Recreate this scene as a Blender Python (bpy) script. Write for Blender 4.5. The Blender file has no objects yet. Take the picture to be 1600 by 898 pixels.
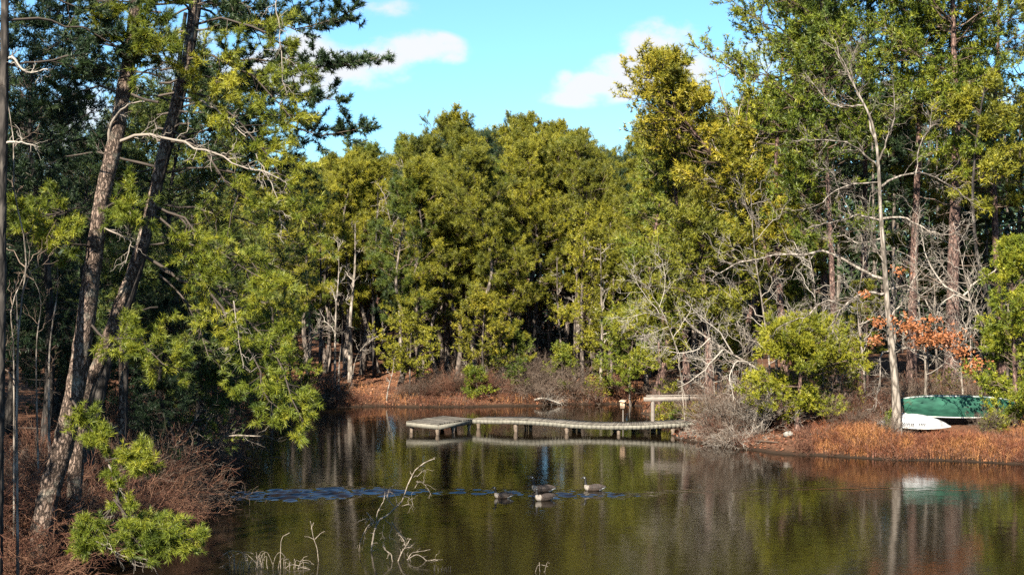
import bpy, math, random
import numpy as np

SC = bpy.context.scene
C = SC.collection
F, CX, CY, CAMH = 2200.0, 800.0, 449.0, 6.9

# ------------------------------------------------------------------ camera, world, sun
cam_d = bpy.data.cameras.new('camera')
cam_d.lens = 36.0 * F / 1600.0
cam_d.sensor_width = 36.0
cam_d.clip_end = 3000
cam = bpy.data.objects.new('camera', cam_d)
cam.location = (0, 0, CAMH)
cam.rotation_euler = (math.radians(90), 0, 0)
C.objects.link(cam)
SC.camera = cam

SUN_EL = math.radians(38)
SUN_AZ = math.radians(203)          # direction towards the sun, clockwise from +Y (behind and left of the camera)
to_sun = (math.sin(SUN_AZ) * math.cos(SUN_EL), math.cos(SUN_AZ) * math.cos(SUN_EL), math.sin(SUN_EL))
world = bpy.data.worlds.new('World')
SC.world = world
world.use_nodes = True
wn, wl = world.node_tree.nodes, world.node_tree.links
wn.clear()


def N(nodes, typ, **kw):
    n = nodes.new(typ)
    for k, v in kw.items():
        if k.startswith('i_'):
            n.inputs[k[2:].replace('_', ' ')].default_value = v
        else:
            setattr(n, k, v)
    return n


def build_sky():
    out = N(wn, 'ShaderNodeOutputWorld')
    bg = N(wn, 'ShaderNodeBackground')
    bg.inputs['Strength'].default_value = 0.05
    sky = N(wn, 'ShaderNodeTexSky')
    sky.sky_type = 'NISHITA'
    sky.sun_disc = False
    sky.sun_elevation = SUN_EL
    sky.sun_rotation = SUN_AZ
    sky.air_density = 1.0
    sky.dust_density = 0.5
    sky.ozone_density = 1.6
    tint = N(wn, 'ShaderNodeMix', data_type='RGBA', blend_type='MULTIPLY')
    tint.inputs['Factor'].default_value = 1.0
    tint.inputs['B'].default_value = (0.60, 0.99, 1.24, 1)
    wl.new(sky.outputs['Color'], tint.inputs['A'])
    hsv = N(wn, 'ShaderNodeHueSaturation')
    hsv.inputs['Saturation'].default_value = 0.97
    hsv.inputs['Value'].default_value = 1.0
    wl.new(tint.outputs['Result'], hsv.inputs['Color'])
    tc = N(wn, 'ShaderNodeTexCoord')
    D = tc.outputs['Generated']
    nz = N(wn, 'ShaderNodeTexNoise')
    nz.inputs['Scale'].default_value = 15
    nz.inputs['Detail'].default_value = 9
    nz.inputs['Roughness'].default_value = 0.55
    mp = N(wn, 'ShaderNodeMapping')
    mp.inputs['Scale'].default_value = (1, 1, 1.5)
    wl.new(D, mp.inputs['Vector'])
    wl.new(mp.outputs['Vector'], nz.inputs['Vector'])
    # broad scattered cover over the whole sky
    nb = N(wn, 'ShaderNodeTexNoise')
    nb.inputs['Scale'].default_value = 3.1
    nb.inputs['Detail'].default_value = 3
    wl.new(mp.outputs['Vector'], nb.inputs['Vector'])

    def math_n(op, a, b=None, clamp=False):
        m = N(wn, 'ShaderNodeMath', operation=op)
        m.use_clamp = clamp
        for i, v in enumerate((a, b)):
            if v is None:
                continue
            if isinstance(v, (int, float)):
                m.inputs[i].default_value = v
            else:
                wl.new(v, m.inputs[i])
        return m.outputs[0]
    # cloud banks: (px, py, half width px, half height px, weight)
    banks = [(1062, 56, 58, 36, 1.25), (1025, 80, 68, 42, 1.25), (985, 106, 74, 38, 1.15), (940, 132, 78, 28, 1.0), (1095, 100, 60, 44, .85), (900, 154, 60, 16, .7), (885, 122, 20, 18, .7),
             (655, 80, 72, 30, 1.0), (605, 92, 66, 34, .9), (540, 104, 80, 40, .8), (470, 105, 110, 50, .85), (700, 92, 30, 14, .7), (590, 10, 70, 18, .55),
             (300, 100, 120, 60, .6), (1190, 110, 60, 60, .5), (1540, 160, 60, 50, .5)]
    total = None
    for px, py, hw, hh, wgt in banks:
        v = np.array([(px - CX) / F, 1.0, (CY - py) / F])
        v /= np.linalg.norm(v)
        sub = N(wn, 'ShaderNodeVectorMath', operation='SUBTRACT')
        nrm = N(wn, 'ShaderNodeVectorMath', operation='NORMALIZE')
        wl.new(D, nrm.inputs[0])
        wl.new(nrm.outputs[0], sub.inputs[0])
        sub.inputs[1].default_value = tuple(v)
        mul = N(wn, 'ShaderNodeVectorMath', operation='MULTIPLY')
        wl.new(sub.outputs[0], mul.inputs[0])
        mul.inputs[1].default_value = (F / hw, F / hw, F / hh)
        ln = N(wn, 'ShaderNodeVectorMath', operation='LENGTH')
        wl.new(mul.outputs[0], ln.inputs[0])
        g = math_n('MULTIPLY', math_n('SUBTRACT', 1.22, ln.outputs['Value'], True), wgt)
        total = g if total is None else math_n('MAXIMUM', total, g)
    gen = math_n('MULTIPLY', math_n('SUBTRACT', nb.outputs['Fac'], 0.60, True), 4.0)
    total = math_n('MAXIMUM', total, gen)
    m = math_n('ADD', total, math_n('MULTIPLY', math_n('SUBTRACT', nz.outputs['Fac'], 0.5), 3.8))
    mask = N(wn, 'ShaderNodeMapRange', interpolation_type='SMOOTHSTEP')
    mask.inputs['From Min'].default_value = 0.15
    mask.inputs['From Max'].default_value = 0.85
    mask.inputs['To Max'].default_value = 0.97
    wl.new(math_n('MULTIPLY', m, math_n('GREATER_THAN', total, 0.0)), mask.inputs['Value'])
    soft = math_n('MULTIPLY', mask.outputs['Result'], math_n('MULTIPLY', total, 4.5, True))
    mix = N(wn, 'ShaderNodeMix', data_type='RGBA')
    wl.new(soft, mix.inputs['Factor'])
    wl.new(hsv.outputs['Color'], mix.inputs['A'])
    mix.inputs['B'].default_value = (5.0, 5.1, 5.3, 1)
    wl.new(mix.outputs['Result'], bg.inputs['Color'])
    wl.new(bg.outputs[0], out.inputs['Surface'])


build_sky()
sun_d = bpy.data.lights.new('sun', 'SUN')
sun_d.energy = 5.0
sun_d.angle = math.radians(0.5)
sun_d.color = (1.0, 0.93, 0.80)
sun = bpy.data.objects.new('sun', sun_d)
from mathutils import Vector
sun.rotation_euler = Vector(to_sun).to_track_quat('Z', 'Y').to_euler()
sun.location = (-40, -40, 60)
C.objects.link(sun)

SC.view_settings.view_transform = 'Standard'
SC.view_settings.look = 'None'
SC.view_settings.exposure = 1.92
SC.view_settings.gamma = 1.0
SC.view_settings.use_curve_mapping = False
SC.render.engine = 'CYCLES'
SC.cycles.max_bounces = 6
SC.cycles.diffuse_bounces = 1
SC.cycles.glossy_bounces = 2
SC.cycles.transmission_bounces = 2
SC.cycles.transparent_max_bounces = 4
SC.cycles.caustics_reflective = False
SC.cycles.use_denoising = False

# ------------------------------------------------------------------ small helpers
def W(px, py, D):
    return np.array([(px - CX) / F * D, D, CAMH - (py - CY) / F * D])


def empty(name, loc=(0, 0, 0), rz=0.0, label=None, cat=None, group=None):
    o = bpy.data.objects.new(name, None)
    C.objects.link(o)
    o.location = loc
    o.rotation_euler = (0, 0, rz)
    tag(o, label, cat, group)
    return o


def tag(o, label=None, cat=None, group=None, kind=None):
    if label: o['label'] = label
    if cat: o['category'] = cat
    if group: o['group'] = group
    if kind: o['kind'] = kind
    return o


def copy_tree(o, parent=None):
    c = o.copy()
    C.objects.link(c)
    if parent is not None:
        c.parent = parent
    for ch in list(o.children):
        copy_tree(ch, c)
    return c


class Geo:
    """collects vertices and faces, links them as one mesh object"""
    def __init__(s):
        s.v, s.q, s.t, s.qm, s.tm, s.tone, s.n = [], [], [], [], [], [], 0

    def add(s, v, quads=None, tris=None, mat=0, tone=None):
        v = np.asarray(v, dtype=np.float32).reshape(-1, 3)
        s.v.append(v)
        if tone is None:
            tone = np.full(len(v), 0.5, dtype=np.float32)
        elif np.isscalar(tone):
            tone = np.full(len(v), tone, dtype=np.float32)
        s.tone.append(np.asarray(tone, dtype=np.float32))
        if quads is not None and len(quads):
            q = np.asarray(quads, dtype=np.int32) + s.n
            s.q.append(q)
            s.qm.append(np.full(len(q), mat, dtype=np.int32))
        if tris is not None and len(tris):
            t = np.asarray(tris, dtype=np.int32) + s.n
            s.t.append(t)
            s.tm.append(np.full(len(t), mat, dtype=np.int32))
        s.n += len(v)
        return s

    def mesh(s, name, mats, smooth=True):
        me = bpy.data.meshes.new(name)
        v = np.concatenate(s.v)
        q = np.concatenate(s.q) if s.q else np.zeros((0, 4), np.int32)
        t = np.concatenate(s.t) if s.t else np.zeros((0, 3), np.int32)
        me.vertices.add(len(v))
        me.vertices.foreach_set('co', v.ravel())
        nl = q.size + t.size
        me.loops.add(nl)
        me.loops.foreach_set('vertex_index', np.concatenate([q.ravel(), t.ravel()]).astype(np.int32))
        nf = len(q) + len(t)
        me.polygons.add(nf)
        ls = np.concatenate([np.arange(len(q)) * 4, q.size + np.arange(len(t)) * 3]).astype(np.int32)
        me.polygons.foreach_set('loop_start', ls)
        me.polygons.foreach_set('loop_total', np.concatenate([np.full(len(q), 4), np.full(len(t), 3)]).astype(np.int32))
        mi = np.concatenate((s.qm if s.q else []) + (s.tm if s.t else [])).astype(np.int32)
        me.polygons.foreach_set('material_index', mi)
        if smooth:
            me.polygons.foreach_set('use_smooth', np.ones(nf, dtype=bool))
        a = me.attributes.new('tone', 'FLOAT', 'POINT')
        a.data.foreach_set('value', np.concatenate(s.tone))
        for m in (mats if isinstance(mats, (list, tuple)) else [mats]):
            me.materials.append(m)
        me.update(calc_edges=True)
        return me

    def build(s, name, mats, parent=None, smooth=True):
        o = bpy.data.objects.new(name, s.mesh(name, mats, smooth))
        C.objects.link(o)
        if parent is not None:
            o.parent = parent
        return o


def norm(a):
    return a / np.maximum(np.linalg.norm(a, axis=-1, keepdims=True), 1e-9)


def tubes(g, P, R, S, tone=None, mat=0, rough=0.0, rng=None, flat=1.0):
    """P (B,n,3), R (B,n): one open tube per row"""
    P = np.asarray(P, dtype=float)
    R = np.asarray(R, dtype=float)
    B, n, _ = P.shape
    if B == 0:
        return
    T = np.gradient(P, axis=1)
    T = norm(T)
    mean = norm(P[:, -1] - P[:, 0] + 1e-6)
    ref = np.where(np.abs(mean[:, 2:3]) > 0.8, np.array([[1.0, 0, 0]]), np.array([[0, 0, 1.0]]))[:, None, :]
    U = norm(np.cross(T, np.broadcast_to(ref, T.shape)))
    V = np.cross(T, U)
    a = np.arange(S) * 2 * math.pi / S
    rr = R[:, :, None]
    if rough > 0 and rng is not None:
        rr = rr * (1 + rough * rng.normal(size=(B, n, S)))
    else:
        rr = np.broadcast_to(rr, (B, n, S))
    v = P[:, :, None, :] + rr[..., None] * (np.cos(a)[None, None, :, None] * U[:, :, None, :] + flat * np.sin(a)[None, None, :, None] * V[:, :, None, :])
    i = np.arange(n - 1)[:, None]
    j = np.arange(S)[None, :]
    q = np.stack([i * S + j, i * S + (j + 1) % S, (i + 1) * S + (j + 1) % S, (i + 1) * S + j], -1).reshape(-1, 4)
    qq = (q[None] + (np.arange(B) * n * S)[:, None, None]).reshape(-1, 4)
    tn = None
    if tone is not None:
        tn = np.repeat(np.broadcast_to(np.asarray(tone, float), (B,)), n * S)
    g.add(v.reshape(-1, 3), quads=qq, mat=mat, tone=tn)


def resample(pts, n):
    """smooth curve through the points (Catmull-Rom), n samples"""
    p = np.asarray(pts, float)
    if len(p) == 2:
        t = np.linspace(0, 1, n)[:, None]
        return p[0] * (1 - t) + p[1] * t
    e = np.vstack([2 * p[0] - p[1], p, 2 * p[-1] - p[-2]])
    seg = np.linalg.norm(np.diff(p, axis=0), axis=1)
    cum = np.concatenate([[0], np.cumsum(seg)]) / seg.sum()
    out = []
    for t in np.linspace(0, 1, n):
        k = min(int(np.searchsorted(cum, t, side='right')) - 1, len(p) - 2)
        u = (t - cum[k]) / max(cum[k + 1] - cum[k], 1e-9)
        a, b, c, d = e[k], e[k + 1], e[k + 2], e[k + 3]
        out.append(0.5 * (2 * b + (c - a) * u + (2 * a - 5 * b + 4 * c - d) * u * u + (3 * b - a - 3 * c + d) * u ** 3))
    return np.array(out)


def curve_paths(rng, o, d, L, n, curl, wob, side=0.0):
    """o,d (B,3) L (B,): polylines that start along d and curl towards +z by curl"""
    B = len(o)
    s = np.linspace(0, 1, n)[None, :, None]
    P = o[:, None, :] + L[:, None, None] * (d[:, None, :] * s)
    up = np.zeros((B, 1, 3)); up[:, 0, 2] = np.broadcast_to(np.asarray(curl, float), (B,))
    P = P + L[:, None, None] * up * s ** 2
    if side:
        sd = norm(np.cross(d, [0, 0, 1.0])) * rng.normal(size=(B, 1)) * side
        P = P + L[:, None, None] * sd[:, None, :] * s ** 2
    if wob > 0:
        w = rng.normal(size=(B, n, 3)) * wob
        w[:, 0] = 0
        P = P + L[:, None, None] * w * np.minimum(s * 3, 1)
    return P


def sprout(rng, P, k, t0, t1, ang, angsd, flat, even=False):
    """k children on each polyline: returns parent index, t, origin, direction"""
    B, n, _ = P.shape
    idx = np.repeat(np.arange(B), k)
    M = len(idx)
    t = rng.uniform(t0, t1, M)
    if even:
        t = (np.tile(np.arange(k), B) + rng.uniform(0.1, 0.9, M)) / k * (t1 - t0) + t0
    f = t * (n - 1)
    i = np.minimum(f.astype(int), n - 2)
    u = (f - i)[:, None]
    o = P[idx, i] * (1 - u) + P[idx, i + 1] * u
    T = norm(P[idx, i + 1] - P[idx, i])
    r = rng.normal(size=(M, 3))
    r[:, 2] *= flat
    perp = norm(r - (r * T).sum(1, keepdims=True) * T)
    a = np.radians(rng.normal(ang, angsd, M))[:, None]
    d = norm(T * np.cos(a) + perp * np.sin(a))
    return idx, t, o, d


def tufts(g, rng, p, d, K, ln, w, spread=1.0, tone=None, mat=0, sub=0.06):
    """K needle triangles round each point p, leaning along d"""
    M = len(p)
    if M == 0:
        return
    if tone is None:
        tone = rng.uniform(0, 1, M)
    r = rng.normal(size=(M, K, 3))
    dirs = norm(d[:, None, :] * 0.9 + norm(r) * spread)
    L = ln * rng.uniform(0.7, 1.15, (M, K, 1))
    side = norm(np.cross(dirs, rng.normal(size=(M, K, 3)))) * w * 0.5
    b = p[:, None, :] - d[:, None, :] * rng.uniform(0, 1, (M, K, 1)) * sub
    tip = b + dirs * L
    mid = b + dirs * L * 0.35
    v = np.stack([b, mid + side, tip, mid - side], 2)           # kite: root, widest, tip
    n = M * K
    q = np.arange(n)[:, None] * 4
    tt = np.concatenate([q + [[0, 1, 2]], q + [[0, 2, 3]]])
    # single triangles are enough when the needle is narrower than a pixel
    v = np.stack([b + side, b - side, tip], 2)
    tt = np.arange(n * 3).reshape(-1, 3)
    tn = np.repeat(tone[:, None], K * 3, 1).ravel() + np.repeat(rng.normal(0, 0.08, n), 3)
    g.add(v.reshape(-1, 3), tris=tt, mat=mat, tone=tn)


# ------------------------------------------------------------------ materials
def newmat(name):
    m = bpy.data.materials.new(name)
    m.use_nodes = True
    nt = m.node_tree
    nt.nodes.clear()
    out = nt.nodes.new('ShaderNodeOutputMaterial')
    return m, nt.nodes, nt.links, out


ALB = 0.66          # the palettes below were picked at a lower exposure


def ramp(nodes, stops):
    r = nodes.new('ShaderNodeValToRGB')
    e = r.color_ramp.elements
    while len(e) > 1:
        e.remove(e[-1])
    for k, (pos, col) in enumerate(stops):
        x = e[0] if k == 0 else e.new(pos)
        x.position = pos
        x.color = (*[c * ALB for c in col], 1)
    return r


def leaf_mat(name, dark, mid, light, transl=0.16, rough=0.5, clump=0.9, vary=0.35, spec=0.3):
    """foliage: own colour by shoot (attribute 'tone'), by clump (noise) and by plant (object random)"""
    m, nd, lk, out = newmat(name)
    at = nd.new('ShaderNodeAttribute'); at.attribute_name = 'tone'
    tc = nd.new('ShaderNodeTexCoord')
    nz = nd.new('ShaderNodeTexNoise'); nz.inputs['Scale'].default_value = clump; nz.inputs['Detail'].default_value = 2
    lk.new(tc.outputs['Object'], nz.inputs['Vector'])
    oi = nd.new('ShaderNodeObjectInfo')
    a = nd.new('ShaderNodeMath'); a.operation = 'MULTIPLY_ADD'; a.inputs[1].default_value = 0.55
    lk.new(at.outputs['Fac'], a.inputs[0])
    b = nd.new('ShaderNodeMath'); b.operation = 'MULTIPLY_ADD'; b.inputs[1].default_value = 1.3; b.inputs[2].default_value = -0.45
    lk.new(nz.outputs['Fac'], b.inputs[0]); lk.new(b.outputs[0], a.inputs[2])
    c = nd.new('ShaderNodeMath'); c.operation = 'MULTIPLY_ADD'; c.inputs[1].default_value = vary; c.inputs[2].default_value = -vary / 2
    lk.new(oi.outputs['Random'], c.inputs[0])
    e = nd.new('ShaderNodeMath'); e.operation = 'ADD'; e.use_clamp = True
    lk.new(a.outputs[0], e.inputs[0]); lk.new(c.outputs[0], e.inputs[1])
    r = ramp(nd, [(0.0, dark), (0.5, mid), (1.0, light)])
    lk.new(e.outputs[0], r.inputs['Fac'])
    p = nd.new('ShaderNodeBsdfPrincipled')
    p.inputs['Roughness'].default_value = rough
    p.inputs['Specular IOR Level'].default_value = spec
    lk.new(r.outputs['Color'], p.inputs['Base Color'])
    tr = nd.new('ShaderNodeBsdfTranslucent')
    lk.new(r.outputs['Color'], tr.inputs['Color'])
    mx = nd.new('ShaderNodeMixShader'); mx.inputs['Fac'].default_value = transl
    lk.new(p.outputs[0], mx.inputs[1]); lk.new(tr.outputs[0], mx.inputs[2])
    lk.new(mx.outputs[0], out.inputs['Surface'])
    return m


def bark_mat(name, dark, mid, light, scale=6.0, stretch=0.25, bump=0.6, lichen=None, rough=0.9):
    m, nd, lk, out = newmat(name)
    tc = nd.new('ShaderNodeTexCoord')
    mp = nd.new('ShaderNodeMapping'); mp.inputs['Scale'].default_value = (1, 1, stretch)
    lk.new(tc.outputs['Object'], mp.inputs['Vector'])
    vo = nd.new('ShaderNodeTexVoronoi'); vo.feature = 'DISTANCE_TO_EDGE'; vo.inputs['Scale'].default_value = scale
    n1 = nd.new('ShaderNodeTexNoise'); n1.inputs['Scale'].default_value = scale * 1.7; n1.inputs['Detail'].default_value = 6
    lk.new(mp.outputs[0], n1.inputs['Vector'])
    mixv = nd.new('ShaderNodeMix'); mixv.data_type = 'VECTOR'; mixv.inputs['Factor'].default_value = 0.12
    lk.new(mp.outputs[0], mixv.inputs['A']); lk.new(n1.outputs['Color'], mixv.inputs['B'])
    lk.new(mixv.outputs['Result'], vo.inputs['Vector'])
    ed = nd.new('ShaderNodeMapRange'); ed.inputs['From Max'].default_value = 0.22
    lk.new(vo.outputs['Distance'], ed.inputs['Value'])
    mul = nd.new('ShaderNodeMath'); mul.operation = 'MULTIPLY'
    lk.new(ed.outputs[0], mul.inputs[0]); lk.new(n1.outputs['Fac'], mul.inputs[1])
    r = ramp(nd, [(0.05, dark), (0.4, mid), (0.72, light)])
    lk.new(mul.outputs[0], r.inputs['Fac'])
    col = r.outputs['Color']
    if lichen:
        n2 = nd.new('ShaderNodeTexNoise'); n2.inputs['Scale'].default_value = 3.0; n2.inputs['Detail'].default_value = 5
        lk.new(tc.outputs['Object'], n2.inputs['Vector'])
        mr = nd.new('ShaderNodeMapRange'); mr.inputs['From Min'].default_value = 0.55; mr.inputs['From Max'].default_value = 0.7
        mr.inputs['To Max'].default_value = 0.6
        lk.new(n2.outputs['Fac'], mr.inputs['Value'])
        mm = nd.new('ShaderNodeMix'); mm.data_type = 'RGBA'
        mm.inputs['B'].default_value = (*lichen, 1)
        lk.new(mr.outputs[0], mm.inputs['Factor']); lk.new(col, mm.inputs['A'])
        col = mm.outputs['Result']
    p = nd.new('ShaderNodeBsdfPrincipled'); p.inputs['Roughness'].default_value = rough
    p.inputs['Specular IOR Level'].default_value = 0.2
    lk.new(col, p.inputs['Base Color'])
    bp = nd.new('ShaderNodeBump'); bp.inputs['Strength'].default_value = bump; bp.inputs['Distance'].default_value = 0.05
    lk.new(mul.outputs[0], bp.inputs['Height']); lk.new(bp.outputs[0], p.inputs['Normal'])
    lk.new(p.outputs[0], out.inputs['Surface'])
    return m


def twig_mat(name, c0, c1, c2, vary=0.5):
    m, nd, lk, out = newmat(name)
    at = nd.new('ShaderNodeAttribute'); at.attribute_name = 'tone'
    oi = nd.new('ShaderNodeObjectInfo')
    a = nd.new('ShaderNodeMath'); a.operation = 'MULTIPLY_ADD'; a.inputs[1].default_value = vary; a.use_clamp = True
    b = nd.new('ShaderNodeMath'); b.operation = 'SUBTRACT'; b.inputs[1].default_value = vary / 2
    lk.new(oi.outputs['Random'], a.inputs[0]); lk.new(at.outputs['Fac'], b.inputs[0]); lk.new(b.outputs[0], a.inputs[2])
    r = ramp(nd, [(0, c0), (0.5, c1), (1, c2)])
    lk.new(a.outputs[0], r.inputs['Fac'])
    p = nd.new('ShaderNodeBsdfPrincipled'); p.inputs['Roughness'].default_value = 0.8
    p.inputs['Specular IOR Level'].default_value = 0.2
    lk.new(r.outputs['Color'], p.inputs['Base Color'])
    lk.new(p.outputs[0], out.inputs['Surface'])
    return m


def plain_mat(name, c, c2=None, scale=8, rough=0.7, stretch=(1, 1, 1), metallic=0, bump=0.15, spec=0.3, detail=5, lo=.35, hi=.65):
    m, nd, lk, out = newmat(name)
    tc = nd.new('ShaderNodeTexCoord')
    mp = nd.new('ShaderNodeMapping'); mp.inputs['Scale'].default_value = stretch
    lk.new(tc.outputs['Object'], mp.inputs['Vector'])
    nz = nd.new('ShaderNodeTexNoise'); nz.inputs['Scale'].default_value = scale; nz.inputs['Detail'].default_value = detail
    lk.new(mp.outputs[0], nz.inputs['Vector'])
    r = ramp(nd, [(lo, c), (hi, c2 or c)])
    lk.new(nz.outputs['Fac'], r.inputs['Fac'])
    p = nd.new('ShaderNodeBsdfPrincipled'); p.inputs['Roughness'].default_value = rough
    p.inputs['Metallic'].default_value = metallic
    p.inputs['Specular IOR Level'].default_value = spec
    lk.new(r.outputs['Color'], p.inputs['Base Color'])
    bp = nd.new('ShaderNodeBump'); bp.inputs['Strength'].default_value = bump; bp.inputs['Distance'].default_value = 0.02
    lk.new(nz.outputs['Fac'], bp.inputs['Height']); lk.new(bp.outputs[0], p.inputs['Normal'])
    lk.new(p.outputs[0], out.inputs['Surface'])
    return m


M = {}
M['olive'] = leaf_mat('olive_pine_needles', (0.075, 0.092, 0.014), (0.23, 0.225, 0.02), (0.46, 0.40, 0.03))
M['green'] = leaf_mat('green_pine_needles', (0.045, 0.078, 0.016), (0.145, 0.18, 0.02), (0.34, 0.33, 0.03))
M['blue'] = leaf_mat('shaded_blue_green_needles', (0.014, 0.03, 0.014), (0.032, 0.06, 0.022), (0.08, 0.115, 0.03))  # blue-green needles, darkened: the grove's shade is put into this colour
M['gold'] = leaf_mat('golden_pine_needles', (0.085, 0.10, 0.014), (0.255, 0.235, 0.02), (0.52, 0.40, 0.03))
M['lime'] = leaf_mat('bright_pine_needles', (0.05, 0.085, 0.012), (0.18, 0.215, 0.018), (0.42, 0.39, 0.03))
M['shadegreen'] = leaf_mat('shade_green_pine_needles', (0.026, 0.048, 0.015), (0.075, 0.11, 0.022), (0.21, 0.22, 0.03))  # a darker pine kind, with the left grove's shade put into the green
M['yellowgreen'] = leaf_mat('yellow_green_pine_needles', (0.10, 0.13, 0.014), (0.27, 0.27, 0.02), (0.50, 0.44, 0.03), vary=0.0)  # yellow-green needles, same tint on every plant
M['brownleaf'] = leaf_mat('russet_oak_leaves', (0.22, 0.07, 0.025), (0.42, 0.15, 0.055), (0.55, 0.24, 0.10))
M['bark'] = bark_mat('pine_bark', (0.04, 0.027, 0.02), (0.20, 0.14, 0.105), (0.44, 0.32, 0.25), 13, 0.42, 1.0, (0.20, 0.19, 0.15))
M['farbark'] = bark_mat('grey_pine_bark', (0.06, 0.048, 0.04), (0.19, 0.15, 0.12), (0.34, 0.28, 0.23), 5, 0.3, 0.5)
M['redbark'] = bark_mat('red_brown_pine_bark', (0.05, 0.03, 0.025), (0.2, 0.12, 0.095), (0.34, 0.22, 0.17), 9, 0.4, 0.8)
M['palebark'] = bark_mat('pale_grey_bark', (0.11, 0.09, 0.07), (0.29, 0.24, 0.195), (0.46, 0.40, 0.33), 5, 0.3, 0.4)
M['darktwig'] = twig_mat('dark_brown_twigs', (0.025, 0.02, 0.016), (0.06, 0.045, 0.035), (0.12, 0.095, 0.075))
M['darkbark'] = bark_mat('dark_pine_bark', (0.02, 0.017, 0.015), (0.06, 0.05, 0.043), (0.13, 0.11, 0.09), 5, 0.3, 0.6)
M['twig'] = twig_mat('grey_brown_twigs', (0.06, 0.038, 0.026), (0.135, 0.092, 0.066), (0.27, 0.20, 0.15))
M['redtwig'] = twig_mat('red_brown_twigs', (0.07, 0.026, 0.016), (0.155, 0.066, 0.04), (0.28, 0.15, 0.09))
M['paletwig'] = twig_mat('pale_twigs', (0.18, 0.14, 0.11), (0.32, 0.27, 0.22), (0.48, 0.42, 0.35))
M['grass'] = leaf_mat('rusty_bank_grass', (0.13, 0.04, 0.026), (0.30, 0.105, 0.048), (0.64, 0.30, 0.10), 0.25, 0.6, 1.6)
M['litter'] = leaf_mat('fallen_leaves', (0.12, 0.045, 0.025), (0.28, 0.105, 0.05), (0.46, 0.22, 0.11), 0.1, 0.7, 0.8)
M['deadwood'] = plain_mat('bleached_wood', (0.13, 0.10, 0.078), (0.36, 0.295, 0.23), 12, 0.85, (1, 1, 1), bump=.4)

# ------------------------------------------------------------------ terrain and water
POND = np.array([(-6, 17), (-10.2, 20), (-10.9, 28), (-10.7, 33), (-10.0, 37), (-10.1, 41), (-10.5, 47), (-11.4, 55), (-12.6, 64),
                 (-14.0, 72), (-14.6, 78.5), (-12, 80.8), (-8, 81.6), (-4, 81.2), (0, 81.8), (3.5, 83.2), (6.5, 83.4), (7.6, 81),
                 (7.2, 77), (7.3, 73), (7.9, 69.5), (8.5, 67.2), (7.4, 65.6), (7.5, 64.6), (8.4, 62.6), (9.7, 60.6), (10.8, 58.7), (13, 57.3),
                 (15.4, 56.4), (20, 55), (27, 53), (36, 48), (42, 38), (38, 26), (25, 18), (8, 16)], float)


def pond_dist(x, y):
    """signed distance to the water's edge, positive on land"""
    x = np.asarray(x, float); y = np.asarray(y, float)
    p = np.stack([x.ravel(), y.ravel()], 1)
    a = POND
    b = np.roll(POND, -1, axis=0)
    best = np.full(len(p), 1e9)
    inside = np.zeros(len(p), bool)
    for (ax, ay), (bx, by) in zip(a, b):
        ex, ey = bx - ax, by - ay
        t = np.clip(((p[:, 0] - ax) * ex + (p[:, 1] - ay) * ey) / (ex * ex + ey * ey), 0, 1)
        dd = np.hypot(p[:, 0] - ax - t * ex, p[:, 1] - ay - t * ey)
        best = np.minimum(best, dd)
        c = (ay > p[:, 1]) != (by > p[:, 1])
        with np.errstate(divide='ignore', invalid='ignore'):
            xi = ax + (p[:, 1] - ay) / (by - ay if by != ay else 1e-9) * ex
        inside ^= c & (p[:, 0] < xi)
    best = np.where(inside, -best, best)
    # ragged edge
    px, py = p[:, 0], p[:, 1]
    best = best + 0.18 * np.sin(px * 1.7 + 1.3 * np.sin(py * .9)) + 0.14 * np.sin(py * 2.3 + px * .8) + 0.08 * np.sin(px * 5.1) * np.sin(py * 4.3)
    return best.reshape(x.shape)


def ground_h(x, y):
    x = np.asarray(x, float); y = np.asarray(y, float)
    d = pond_dist(x, y)
    up = 0.34 * (1 - np.exp(-np.maximum(d, 0) / 0.7)) + 2.3 * (1 - np.exp(-np.maximum(d, 0) / 17.0))
    dn = -1.2 * (1 - np.exp(np.minimum(d, 0) / 2.5))
    bump = 0.10 * np.sin(x * .55 + 1.1) * np.sin(y * .47) + 0.05 * np.sin(x * 1.7) * np.sin(y * 1.9 + .6)
    sandy = np.exp(-(((x - 8.2) / 1.5) ** 2 + ((y - 64.8) / 1.6) ** 2))
    h = np.where(d > 0, up + bump * np.clip(d / 2, 0, 1), dn)
    h = np.where(d > 0, h * (1 - 0.75 * sandy), h)
    h = h + np.where(d > 0, 3.6 * np.exp(-((x / 10.0) ** 2 + (y / 8.0) ** 2)), 0)
    far = np.clip((np.hypot(x, y - 50) - 60) / 120, 0, 1)
    return h + far * 6.0


def gz(x, y):
    return float(ground_h(np.array([x]), np.array([y]))[0])


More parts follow.
